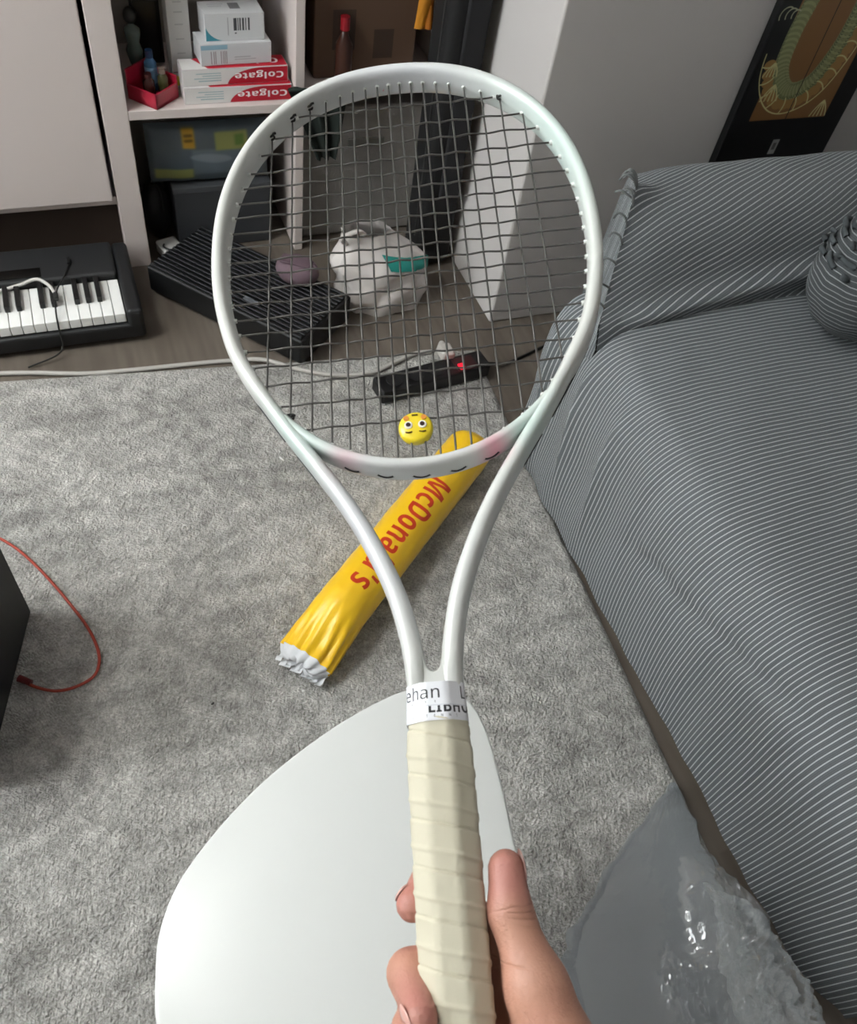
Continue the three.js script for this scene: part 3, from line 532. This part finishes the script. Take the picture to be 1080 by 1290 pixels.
// ------------------------------------------------------------------ clear bag
{
  const t = thing('plastic_bag', 'crumpled clear plastic bag lying on the rug against the sofa', 'bag', [0.57, 0.011, 0.0]);
  const left = [[0.70, -0.25], [0.642, -0.221], [0.551, -0.175], [0.479, -0.129], [0.429, -0.096], [0.405, -0.06], [0.39, 0.05], [0.385, 0.2]], right = [[0.705, -0.25], [0.706, -0.21], [0.698, -0.129], [0.692, -0.071], [0.688, -0.003], [0.68, 0.057], [0.672, 0.12], [0.66, 0.22]];
  const lc = new THREE.CatmullRomCurve3(left.map(([x, z]) => V(x, 0, z))), rc = new THREE.CatmullRomCurve3(right.map(([x, z]) => V(x, 0, z)));
  const fold = (x, y, z) => 1 - Math.abs(2 * Math.abs(nz(x, y, z)) - 0.35) * 2;   // sharp creases
  const film = (top) => surf(110, 140, (u, v) => {
    const a = lc.getPoint(v), b = rc.getPoint(v), p = a.lerp(b, u), e = Math.pow(Math.max(0, Math.sin(u * Math.PI)) * Math.min(1, v * 3 + 0.02) * Math.min(1, (1 - v) * 4), 0.5);
    const ridge = sm(u, 0.62, 0.9) * (1 - sm(u, 0.95, 1)) * sm(v, 0.22, 0.55), crumple = Math.max(ridge, 0.9 * sm(v, 0.55, 0.75) * sm(u, 0.4, 0.55), 0.7 * (1 - sm(v, 0.08, 0.2)));
    const cr = fold(u * 5 + v * 2, v * 6, 1) * 0.006 * (0.3 + crumple) + fold(u * 12, v * 9, 5) * 0.016 * crumple + fold(u * 22, v * 18, 9) * 0.009 * crumple;
    const rim = (1 - sm(u, 0, 0.07)) * sm(u, 0, 0.02) * sm(v, 0.02, 0.06), edgeCr = 0.012 * rim * (0.6 + fold(v * 16, 2, 2));
    p.y = top ? e * (0.02 + cr) + 0.10 * ridge * (0.75 + 0.25 * fold(v * 8, u * 4, 3)) + 0.004 + edgeCr : 0.002;
    p.x += 0.012 * nz(v * 14, 3, 2) * (1 - sm(u, 0, 0.1)) + 0.01 * nz(v * 18, 5, 2) * sm(u, 0.9, 1); p.z += 0.006 * nz(v * 26, u * 2, 4);
    return V(p.x - 0.57, p.y, p.z);
  });
  const fm = phys(0xf6f7f8, 0.14, { transmission: 0.93, thickness: 0, ior: 2.0, side: THREE.DoubleSide }), bm = phys(0xb4b9bc, 0.7, { transmission: 0.45, thickness: 0, side: THREE.DoubleSide });
  mesh('top_film', toCreasedNormals(film(true), 0.35), fm, t); mesh('bottom_film', film(false), bm, t);
  const wm = phys(0xf4f6f7, 0.09, { transmission: 0.8, thickness: 0, ior: 2.2, side: THREE.DoubleSide });
  const gather = surf(60, 150, (u, v) => {                     // bunched film along the sofa side
    const vv = 0.38 + 0.62 * v, p = lc.getPoint(vv).lerp(rc.getPoint(vv), 0.87 + (0.04 + 0.2 * sm(v, 0, 0.45)) * (u - 0.55) + 0.04 * nz(v * 9, 2, 1)), k = Math.sin(Math.PI * u) * sm(v, 0, 0.25);
    const w = (0.5 + 0.5 * sm(v, 0.2, 0.7));
    p.y = 0.012 + 0.03 * sm(v, 0, 0.2) + 0.085 * sm(u, 0, 0.8) * w * sm(v, 0, 0.25) + k * (fold(u * 6 + v * 3, v * 3, 4) * 0.034 + fold(u * 9 + v * 6, v * 9, 6) * 0.020 + fold(u * 14, v * 24, 8) * 0.009);
    p.x += 0.008 * nz(u * 4, v * 16, 3); return V(p.x - 0.57, p.y, p.z);
  });
  mesh('gathered_film', toCreasedNormals(gather, 0.3), wm, t);
}
// ------------------------------------------------------------------ scraps on the rug
for (const [x, z, r] of [[0.263, -1.074, 0.5], [0.174, -0.577, 1.2], [0.029, -0.598, 2.0]]) {
  const w = r < 1 ? 0.016 : 0.006;
  const labels = { 0.5: 'thin white paper shred lying on the rug left of the racket head', 1.2: 'tiny white crumb on the rug below the yellow roll', 2: 'tiny dark crumb on the rug above the table' };
  tag(mesh('scrap', new THREE.IcosahedronGeometry(0.5, 1).scale(0.004, 0.003, w).rotateY(r).translate(x, 0.0145, z), std(r === 2 ? 0x3a3a38 : 0xd8d8d4, 0.8)), labels[r], 'scrap');
}

// ------------------------------------------------------------------ racket (local: x across the face, y from butt to tip, z towards the holder's eye)
const racketFrame = new THREE.Matrix4().makeBasis(V(0.93206, 0.21287, 0.29317), V(0.2512, 0.20338, -0.94633), V(-0.26107, 0.95568, 0.13609)).setPosition(0.06282, 0.86678, 0.04665);
function inRacketSpace(o) { racketFrame.decompose(o.position, o.quaternion, o.scale); o.scale.set(1, 1, 1); return o; }
const AXH = 0.1235, CYH = 0.517, TOPH = 0.154, BOTH = 0.174;
function hoopPoint(k) {                                         // k: angle, 0 right, counter-clockwise
  const c = Math.cos(k), s = Math.sin(k), n = s > 0 ? 2.2 : 2.06, b = s > 0 ? TOPH : BOTH;
  return V(AXH * Math.sign(c) * Math.pow(Math.abs(c), 2 / n), CYH + b * Math.sign(s) * Math.pow(Math.abs(s), 2 / n), 0);
}
function sweep(pts, closed, wf, hf, colf, m = 20, ex = 2.8) {
  const N = pts.length, pos = [], idx = [], col = [];
  for (let i = 0; i < N; i++) {
    const a = pts[closed ? (i - 1 + N) % N : Math.max(0, i - 1)], b = pts[closed ? (i + 1) % N : Math.min(N - 1, i + 1)];
    const d = b.clone().sub(a).normalize(), nx = V(d.y, -d.x, 0), w = wf(pts[i], i / (N - 1)) / 2, h = hf(pts[i], i / (N - 1)) / 2;
    for (let j = 0; j < m; j++) {
      const t = (j / m) * Math.PI * 2, c = Math.cos(t), s = Math.sin(t), r = (q) => Math.sign(q) * Math.pow(Math.abs(q), 2 / ex);
      const p = pts[i].clone().addScaledVector(nx, w * r(c)).add(V(0, 0, h * r(s))); pos.push(p.x, p.y, p.z);
      const k = colf(p); col.push(k.r, k.g, k.b);
    }
  }
  const R = closed ? N : N - 1;
  for (let i = 0; i < R; i++) for (let j = 0; j < m; j++) { const a = i * m + j, b = i * m + (j + 1) % m, c = ((i + 1) % N) * m + j, d = ((i + 1) % N) * m + (j + 1) % m; idx.push(a, b, c, b, d, c); }
  const g = new THREE.BufferGeometry(); g.setAttribute('position', new THREE.Float32BufferAttribute(pos, 3)); g.setAttribute('color', new THREE.Float32BufferAttribute(col, 3)); g.setIndex(idx); g.computeVertexNormals();
  return g;
}
const cWhite = new THREE.Color(0xd2d3cf), cMint = new THREE.Color(0xc6d9d3), cPink = new THREE.Color(0xdb95a5), cLilac = new THREE.Color(0xd2d4dc);
function paint(p) {                                             // soft mint, pink and lilac tints by position along the frame
  const c = cWhite.clone();
  const blob = (x, y, r) => Math.exp(-((p.x - x) ** 2 + (p.y - y) ** 2) / (r * r));
  c.lerp(cMint, 0.8 * Math.min(1, blob(-0.072, 0.365, 0.03) + blob(0.066, 0.36, 0.028) + blob(0.105, 0.585, 0.07)));
  c.lerp(cPink, Math.min(1, 0.55 * blob(-0.043, 0.3475, 0.010) + 0.9 * blob(0.044, 0.348, 0.009)));
  c.lerp(cLilac, 0.6 * Math.min(1, blob(0, 0.67, 0.06) + blob(-0.03, 0.3, 0.05)));
  return c;
}
{
  const t = inRacketSpace(thing('tennis_racket', 'white tennis racket with black strings and cream grip held upright in front', 'tennis racket'));
  const armL = [[-0.0086, 0.2125], [-0.0091, 0.219], [-0.0100, 0.23], [-0.0118, 0.243], [-0.0172, 0.266], [-0.0285, 0.295], [-0.0418, 0.321], [-0.0595, 0.349], [-0.0805, 0.381]];
  const hoop = []; for (let i = 0; i <= 150; i++) hoop.push(hoopPoint(-0.72 + (i / 150) * (Math.PI + 1.44)));
  const ctrl = [...armL.map(([x, y]) => V(-x, y, 0)), ...hoop.filter((p, i) => i % 6 === 0 && p.y > 0.405), ...armL.slice().reverse().map(([x, y]) => V(x, y, 0))];
  const main = new THREE.CatmullRomCurve3(ctrl, false, 'centripetal').getPoints(420);
  const frameMat = phys(0xffffff, 0.33, { vertexColors: true, clearcoat: 0.5, clearcoatRoughness: 0.2 });
  const frame = [sweep(main, false, (p) => (p.y > 0.4 ? 0.0098 + 0.0015 * sm(p.y, 0.6, 0.67) : 0.0088 + 0.0022 * (1 - sm(p.y, 0.23, 0.4))), (p) => (p.y > 0.4 ? 0.0225 : 0.0215 - 0.006 * (1 - sm(p.y, 0.212, 0.228))), paint, 24, 2.7)];
  const br = []; for (let i = 0; i <= 60; i++) br.push(hoopPoint(-Math.PI / 2 - 0.68 + (i / 60) * 1.36));
  frame.push(sweep(br, false, () => 0.0082, () => 0.0195, paint, 24, 2.7));
  // yoke where the two shafts meet
  const ys = new THREE.Shape(); ys.moveTo(-0.0095, 0.2); ys.lineTo(0.0095, 0.2); ys.lineTo(0.0098, 0.236); ys.lineTo(0.0062, 0.238); ys.bezierCurveTo(0.0048, 0.228, 0.0045, 0.2225, 0, 0.2222); ys.bezierCurveTo(-0.0045, 0.2225, -0.0048, 0.228, -0.0062, 0.238); ys.lineTo(-0.0098, 0.236);
  const yg = mergeVertices(new THREE.ExtrudeGeometry(ys, { depth: 0.0086, bevelEnabled: true, bevelThickness: 0.003, bevelSize: 0.0014, bevelOffset: -0.0006, bevelSegments: 5, curveSegments: 16 }).translate(0, 0, -0.0043).deleteAttribute('uv').deleteAttribute('normal'), 1e-5);
  const yn = toCreasedNormals(yg, 0.7); const yc = []; for (let i = 0; i < yn.attributes.position.count; i++) yc.push(cWhite.r, cWhite.g, cWhite.b);
  yn.setAttribute('color', new THREE.Float32BufferAttribute(yc, 3));
  mesh('frame', mergeGeometries([...frame.map((g) => g.toNonIndexed()), yn.index ? yn.toNonIndexed() : yn]), frameMat, t);
  // slots and grooves
  const dark = std(0x16181a, 0.5);
  for (const x of [-0.038, -0.0195, 0.0005, 0.021, 0.04]) {
    const k = (q) => { const p = hoopPoint(-Math.PI / 2 + q); return p; };
    const base = Math.asin(clamp(Math.pow(Math.abs(x) / AXH, 1.03), 0, 1)) * Math.sign(x);
    const q = [-0.036, -0.018, 0, 0.018, 0.036].map((d) => { const p = k(base + d), n = V(p.x / (AXH * AXH), (p.y - CYH) / (BOTH * BOTH), 0).normalize(); return p.addScaledVector(n, 0.0038).add(V(0, 0, -0.0012 - 0.0022 * (1 - (d / 0.036) ** 2))); });
    mesh('grommet_slot', tube(q, 0.0009, 14, 6), dark, t);
  }
  for (const s of [-1, 1]) for (const [a, b] of [[0.42, 0.375], [0.362, 0.345]]) {
    const pts = []; for (let i = 0; i <= 8; i++) { const y = a + (b - a) * (i / 8); let best = main[0]; for (const p of main) if (p.x * s > 0 && Math.abs(p.y - y) < Math.abs(best.y - y) + (best.x * s > 0 ? 0 : 9)) best = p; pts.push(best.clone().add(V(s * 0.0034, -0.0026, -0.0045))); }
    mesh('side_groove', tube(pts, 0.0008, 16, 6), dark, t);
  }
  // strings
  const mains = [-0.0905, -0.0758, -0.0628, -0.051, -0.0403, -0.0308, -0.0214, -0.0125, -0.0041, 0.0041, 0.0125, 0.0214, 0.0308, 0.0403, 0.051, 0.0628, 0.0758, 0.0905];
  const crosses = [0.6411, 0.6216, 0.6058, 0.5896, 0.5755, 0.562, 0.5487, 0.5352, 0.522, 0.5098, 0.4978, 0.4856, 0.4738, 0.4616, 0.4493, 0.4365, 0.4235, 0.4098, 0.3938, 0.376];
  const inW = AXH - 0.0035, half = (y) => { const n = y > CYH ? 2.2 : 2.06, b = (y > CYH ? TOPH : BOTH) - 0.0035; return inW * Math.pow(Math.max(0, 1 - Math.pow(Math.abs(y - CYH) / b, n)), 1 / n); };
  const reach = (x, up) => { const n = up ? 2.2 : 2.06, b = (up ? TOPH : BOTH) - 0.0035; return CYH + (up ? 1 : -1) * b * Math.pow(Math.max(0, 1 - Math.pow(Math.abs(x) / inW, n)), 1 / n); };
  const strMat = std(0x5e5c5a, 0.28, { metalness: 0.6 }), R = 0.00066;
  const grom = std(0xdfe2de, 0.4), ends = [];
  mains.forEach((x, i) => {
    const y0 = reach(x, false), y1 = reach(x, true), pts = [V(x, y0, 0)];
    crosses.slice().reverse().forEach((y, j) => { if (y > y0 + 0.004 && y < y1 - 0.004) pts.push(V(x, y, ((i + 19 - j) % 2 ? 1 : -1) * R * 0.95)); });
    pts.push(V(x, y1, 0)); mesh('string', tube(pts, R, 100, 6), strMat, t); ends.push([pts[0], pts[1]], [pts.at(-1), pts.at(-2)]);
  });
  crosses.forEach((y, j) => {
    const h = half(y), pts = [V(-h, y, 0)];
    mains.forEach((x, i) => { if (Math.abs(x) < h - 0.004) pts.push(V(x, y, ((i + j) % 2 ? -1 : 1) * R * 0.95)); });
    pts.push(V(h, y, 0)); mesh('string', tube(pts, R, 100, 6), strMat, t); ends.push([pts[0], pts[1]], [pts.at(-1), pts.at(-2)]);
  });
  const gg = new THREE.CylinderGeometry(0.0014, 0.002, 0.0042, 10).translate(0, 0.001, 0);
  for (const [a, b] of ends) { const m = mesh('grommet', gg, grom, t); m.position.copy(a); m.quaternion.setFromUnitVectors(V(0, 1, 0), b.clone().sub(a).normalize()); }
  // tie-off knots
  const kn = std(0x1c1b1a, 0.5);
  for (const [x, y, up] of [[-0.0628, reach(-0.0628, true) - 0.001, 1], [-0.0758, reach(-0.0758, true) - 0.001, 1], [-0.0905, reach(-0.0905, true) - 0.001, 1], [0.0758, reach(0.0758, true) - 0.001, 1], [-0.0758, reach(-0.0758, false) + 0.002, -1]]) {
    const q = []; for (let i = 0; i <= 24; i++) { const a = (i / 24) * Math.PI * 4; q.push(V(x + 0.0018 * Math.cos(a), y + 0.0016 * Math.sin(a), 0.001 * Math.cos(a * 0.5) + 0.0005 + i * 0.00012)); }
    q.push(V(x + 0.0035, y + 0.001 * up, 0.004)); mesh('knot', tube(q, 0.0009, 60, 6), kn, t);
  }
  mesh('string_tail', tube([V(0.0758, reach(0.0758, true), 0.002), V(0.0765, reach(0.0758, true) + 0.006, 0.006), V(0.077, reach(0.0758, true) + 0.008, 0.0095)], 0.0009, 12, 6), std(0x14161c, 0.5), t);
  mesh('mark', new THREE.BoxGeometry(0.0012, 0.0006, 0.007).translate(-0.0085, CYH + TOPH - 0.0054, -0.001), std(0xe09aa2, 0.6), t);
  // handle: octagon loft with the wound overgrip
  const oct = (a, rx, rz) => { const k = 8, s = Math.PI / k, f = Math.cos(s) / Math.cos(((a + s) % (2 * s)) - s); const q = Math.min(1, f * 1.035); return [rx * q * Math.cos(a), rz * q * Math.sin(a)]; };
  const YG = 0.1985, pitch = 0.0205, NU = 96, NV = 400;
  const grip = surf(NU, NV, (u, v) => {
    const a = u * Math.PI * 2, y = 0.004 + (YG - 0.004) * v;
    const wind = pitch * u - 0.0004 * Math.cos(a);
    let ph = (y - wind) / pitch; ph -= Math.floor(ph);
    const step = -0.00045 * (1 - sm(ph, 0, 0.06)) * 2 + 0.0005 * ph - 0.0005 * sm(ph, 0.96, 1) + 0.0006 * Math.exp(-(((ph - 0.42) / 0.05) ** 2));
    const flare = 0.0035 * (1 - sm(y, 0.004, 0.03)), taper = -0.0012 * sm(y, 0.18, YG), w = 0.00018 * nz(u * 30, y * 160);
    const e = step + flare + taper + w, [x, z] = oct(a, 0.0166 + e, 0.0152 + e);
    return V(x, y, z);
  }, (u, v) => [u * 4, v * 8], true);
  const gripBump = dataTex(256, 256, (x, y) => 120 + 100 * n256(x, y), false);
  mesh('grip', grip, std(0xcdc7b2, 0.72, { bumpMap: gripBump, bumpScale: 0.0003 }), t);
  mesh('butt_cap', surf(NU, 8, (u, v) => { const [x, z] = oct(u * Math.PI * 2, 0.0202 * v, 0.0188 * v); return V(x, 0.0042 - 0.003 * (1 - v * v), z); }, undefined, true), std(0xd8d8d4, 0.5, { side: THREE.DoubleSide }), t);
  const tape = canvasTex(1024, 192, (c, w, h) => {
    c.fillStyle = '#e6e7ec'; c.fillRect(0, 0, w, h); c.fillStyle = '#c3c7d2'; c.fillRect(0, 116, w, 3);
    c.fillStyle = '#1c1d22'; c.textAlign = 'right'; c.font = '88px sans-serif';
    c.save(); c.translate(546, 82); c.scale(1.22, 1); c.fillText('ehan', 0, 0); c.restore(); c.fillText('Li', 730, 84); c.font = '14px sans-serif';
    for (const x of [370, 420, 465, 515]) c.fillText('E', x, 104);
    c.save(); c.beginPath(); c.rect(0, 121, w, 80); c.clip(); c.textAlign = 'left'; c.font = 'bold 84px sans-serif'; c.fillText('LIBHO', 468, 154); c.restore();
    c.font = '18px sans-serif'; for (const [k, x] of [['T', 470], ['E', 510], ['N', 550], ['N', 590], ['I', 630]]) c.fillText(k, x, 176);
    c.fillText('Li', 380, 170);
  });
  tape.wrapS = THREE.RepeatWrapping;
  mesh('finishing_tape', surf(96, 10, (u, v) => { const a = Math.PI * 2 * u, q = sm(v, 0, 1), [x, z] = oct(a, 0.0162 - 0.0008 * q, 0.0148 - 0.0022 * q); return V(x, 0.1965 + 0.0195 * v, z); }, (u, v) => [0.75 - u, v], true), std(0xffffff, 0.35, { map: tape }), t);
  shade(t);
}
// emoji damper on the two centre strings
{
  const t = inRacketSpace(thing('vibration_dampener', 'round yellow face-shaped dampener clipped between the lower racket strings', 'dampener'));
  t.position.copy(V(-0.0010, 0.3695, 0).applyMatrix4(racketFrame));
  const yl = phys(0xe9cf1e, 0.4, { clearcoat: 0.3 }), R = 0.0103;
  mesh('disc', new THREE.LatheGeometry([[0, -0.0035], [R * 0.85, -0.0035], [R * 0.97, -0.0022], [R, 0], [R * 0.97, 0.0022], [R * 0.85, 0.0035], [R * 0.4, 0.0041], [0, 0.0042]].map((p) => new THREE.Vector2(...p)), 40).rotateX(Math.PI / 2), yl, t);
  const disc = (r, h, x, y, z) => new THREE.CylinderGeometry(r, r * 1.04, h, 24).rotateX(Math.PI / 2).translate(x, y, z);
  for (const s of [-1, 1]) {
    const e = mesh('eye', disc(0.0024, 0.0007, s * 0.0041, 0.0004, 0.0043), std(0xf3efe6, 0.4), t);
    mesh('pupil', disc(0.0014, 0.0006, s * 0.0041, 0.0005, 0.0047), std(0x2a1512, 0.3), e);
    mesh('cheek', disc(0.0016, 0.0004, s * 0.0052, 0.0053, 0.0041), std(0xd98a2e, 0.6), t);
    mesh('eyebrow', tube([V(s * 0.0041 - 0.002, -0.0041, 0.0043), V(s * 0.0041, -0.0046, 0.0044), V(s * 0.0041 + 0.002, -0.0041, 0.0043)], 0.00042, 10, 6), std(0x6a5208, 0.5), t);
  }
  mesh('mouth', rbox(0.0036, 0.0009, 0.0006, 0.0002, 0, 0.0071, 0.0041), std(0x5c4708, 0.5), t);
  shade(t);
}
// ------------------------------------------------------------------ the hand that holds the racket
{
  const t = inRacketSpace(thing('person', 'bare right hand with raised thumb gripping the cream racket handle', 'person'));
  // joints in millimetres of the racket's own axes: [x, y, z, radius]
  const B = [];
  const chain = (...j) => { for (let i = 0; i + 1 < j.length; i++) B.push([...j[i], ...j[i + 1]]); };
  const wrist = [54, -4, -6, 25];
  const fingers = [
    [[[34, 84, -13, 11.5], [6, 110, -26, 9.2], [-10, 125, -18, 8.2], [-18, 116, -4, 7.6]]],
    [[[38, 64, -18, 12], [2, 92, -29, 9.8], [-21, 88, -7, 9], [-15.5, 72.5, 14.5, 7.6]]],
    [[[40, 42, -20, 12], [2, 68, -30, 9.6], [-20.5, 65, -7, 8.8], [-15.5, 51, 14, 7.6]]],
    [[[40, 22, -18, 11.5], [6, 45, -29, 8.4], [-15.5, 44, -12, 7.6], [-16, 34, 5, 6.8]]],
  ];
  for (const [f] of fingers) chain(...f);
  for (const [f] of fingers) B.push([...f[0], 52, 4, -8, 16]);
  chain([52, 6, 2, 19], [44, 48, 2, 17.5], [35.5, 80, 4, 12.5], [27, 110, 3, 9], [27, 128.5, 3, 8.4]);
  B.push([35, 78, 2, 11, 34, 82, -12, 11]);                    // web between thumb and forefinger
  B.push([40, 60, -8, 16, 50, 10, -6, 20]);
  chain(wrist, [70, -70, 4, 27], [104, -225, 34, 38]);             // wrist and forearm, out of the frame
  const size = 128, lo = V(-42, -275, -70), span3 = V(200, 425, 150), mc = new MarchingCubes(size, new THREE.MeshBasicMaterial(), false, false, 600000);
  const sdf = (x, y, z) => {
    let acc = 0; const k = 2.6;
    let min = 1e9; const ds = [];
    for (const b of B) {
      const ax = b[0], ay = b[1], az = b[2], ar = b[3], dx = b[4] - ax, dy = b[5] - ay, dz = b[6] - az, L = dx * dx + dy * dy + dz * dz;
      let h = ((x - ax) * dx + (y - ay) * dy + (z - az) * dz) / L; h = h < 0 ? 0 : h > 1 ? 1 : h;
      const ex = x - ax - dx * h, ey = y - ay - dy * h, ez = z - az - dz * h, d = Math.sqrt(ex * ex + ey * ey + ez * ez) - (ar + (b[7] - ar) * h);
      if (d < min) min = d; ds.push(d);
    }
    if (min > 12) return min;
    for (const d of ds) if (d < min + 14) acc += Math.exp(-(d - min) / k);
    return min - k * Math.log(acc);
  };
  const hs = size / 2;
  for (let k = 0; k < size; k++) for (let j = 0; j < size; j++) for (let i = 0; i < size; i++) {
    const x = lo.x + span3.x * ((i - hs) / hs + 1) / 2, y = lo.y + span3.y * ((j - hs) / hs + 1) / 2, z = lo.z + span3.z * ((k - hs) / hs + 1) / 2;
    mc.field[k * size * size + j * size + i] = -sdf(x, y, z);
  }
  mc.isolation = 0; mc.update();
  const cnt = mc.count ?? mc.geometry.drawRange.count;
  const pos = [];
  for (let i = 0; i < cnt; i++) pos.push((lo.x + span3.x * (mc.positionArray[i * 3] + 1) / 2) / 1000, (lo.y + span3.y * (mc.positionArray[i * 3 + 1] + 1) / 2) / 1000, (lo.z + span3.z * (mc.positionArray[i * 3 + 2] + 1) / 2) / 1000);
  let g = new THREE.BufferGeometry(); g.setAttribute('position', new THREE.Float32BufferAttribute(pos, 3)); g = mergeVertices(g, 1e-5); g.computeVertexNormals();
  const P = g.attributes.position, col = [], skin = new THREE.Color(0xc4907a), pink = new THREE.Color(0xb97570), tan = new THREE.Color(0xa6806b), uv = [];
  const tips = [[25, 128, 3], [-18, 116, -4], [-15.5, 72.5, 14.5], [-15.5, 51, 14], [-16, 34, 5]];
  for (let i = 0; i < P.count; i++) {
    const x = P.getX(i) * 1000, y = P.getY(i) * 1000, z = P.getZ(i) * 1000, c = skin.clone();
    let near = 1e9; for (const q of tips) near = Math.min(near, Math.hypot(x - q[0], y - q[1], z - q[2]));
    c.lerp(pink, 0.75 * (1 - sm(near, 6, 30)) + 0.12 * nz(x * 0.09, y * 0.09, z * 0.09) + 0.1); c.lerp(tan, 0.25 + 0.3 * nz(x * 0.05 + 9, y * 0.05, z * 0.05)); const f = 1 + 0.06 * nz(x * 0.6, y * 0.6, z * 0.6);
    col.push(c.r * f, c.g * f, c.b * f); uv.push((x + 42) / 200, (y + 275) / 425);
  }
  g.setAttribute('color', new THREE.Float32BufferAttribute(col, 3)); g.setAttribute('uv', new THREE.Float32BufferAttribute(uv, 2));
  const skinBump = dataTex(1000, 2048, (px, py) => {           // pores and the creases over the thumb's joint and at its root
    const x = px / 5 - 42, y = (py / 2048) * 425 - 275; let h = 150 + 22 * (n128(x * 1.1, y * 1.1) - 0.5) + 16 * (n256(x * 2.6, y * 2.6) - 0.5);
    for (const [cx, cy, sl, len, d] of [[33, 112, 0.1, 6, 70], [33, 109.3, 0.02, 7, 95], [33.5, 106.6, -0.06, 7, 80], [34, 103.6, -0.12, 5, 45], [24, 111, 0.18, 5, 45], [23, 90, -0.35, 9, 80], [34, 66, -0.9, 9, 35]]) {
      const dx = x - cx, dy = y - cy - sl * dx - 0.012 * dx * dx + 0.5 * (n32(x * 0.4, cy) - 0.5);
      h -= d * Math.exp(-((dy / 0.5) ** 2)) * Math.exp(-((dx / len) ** 4));
    }
    return h;
  }, false);
  mesh('hand', g, phys(0xffffff, 0.5, { vertexColors: true, bumpMap: skinBump, bumpScale: 0.0014, sheen: 0.2, sheenColor: new THREE.Color(0xffc8b0) }), t);
  const nail = (name, c, n, up, w, l) => {
    const m = mesh('fingernail', new THREE.SphereGeometry(1, 20, 12, 0, Math.PI * 2, 0, Math.PI / 2).scale(w, 0.0016, l), phys(0xd9a79c, 0.3, { clearcoat: 0.4 }), t);
    const yv = n.clone().normalize(), zv = up.clone().addScaledVector(yv, -up.dot(yv)).normalize(), xv = yv.clone().cross(zv);
    m.quaternion.setFromRotationMatrix(new THREE.Matrix4().makeBasis(xv, yv, zv)); m.position.copy(c);
  };
  nail('thumb', V(0.0343, 0.129, 0.0015), V(1, 0.1, -0.15), V(-0.05, 1, 0), 0.0062, 0.0078);
  nail('index', V(-0.0225, 0.1215, -0.0065), V(-1, 0.9, -0.2), V(-0.5, -0.6, 1), 0.0045, 0.0055);
  nail('middle', V(-0.0212, 0.073, 0.0165), V(-1, -0.35, 0.35), V(0.1, -0.8, 0.6), 0.0048, 0.006);
  shade(t);
}
renderer.render(scene, camera);
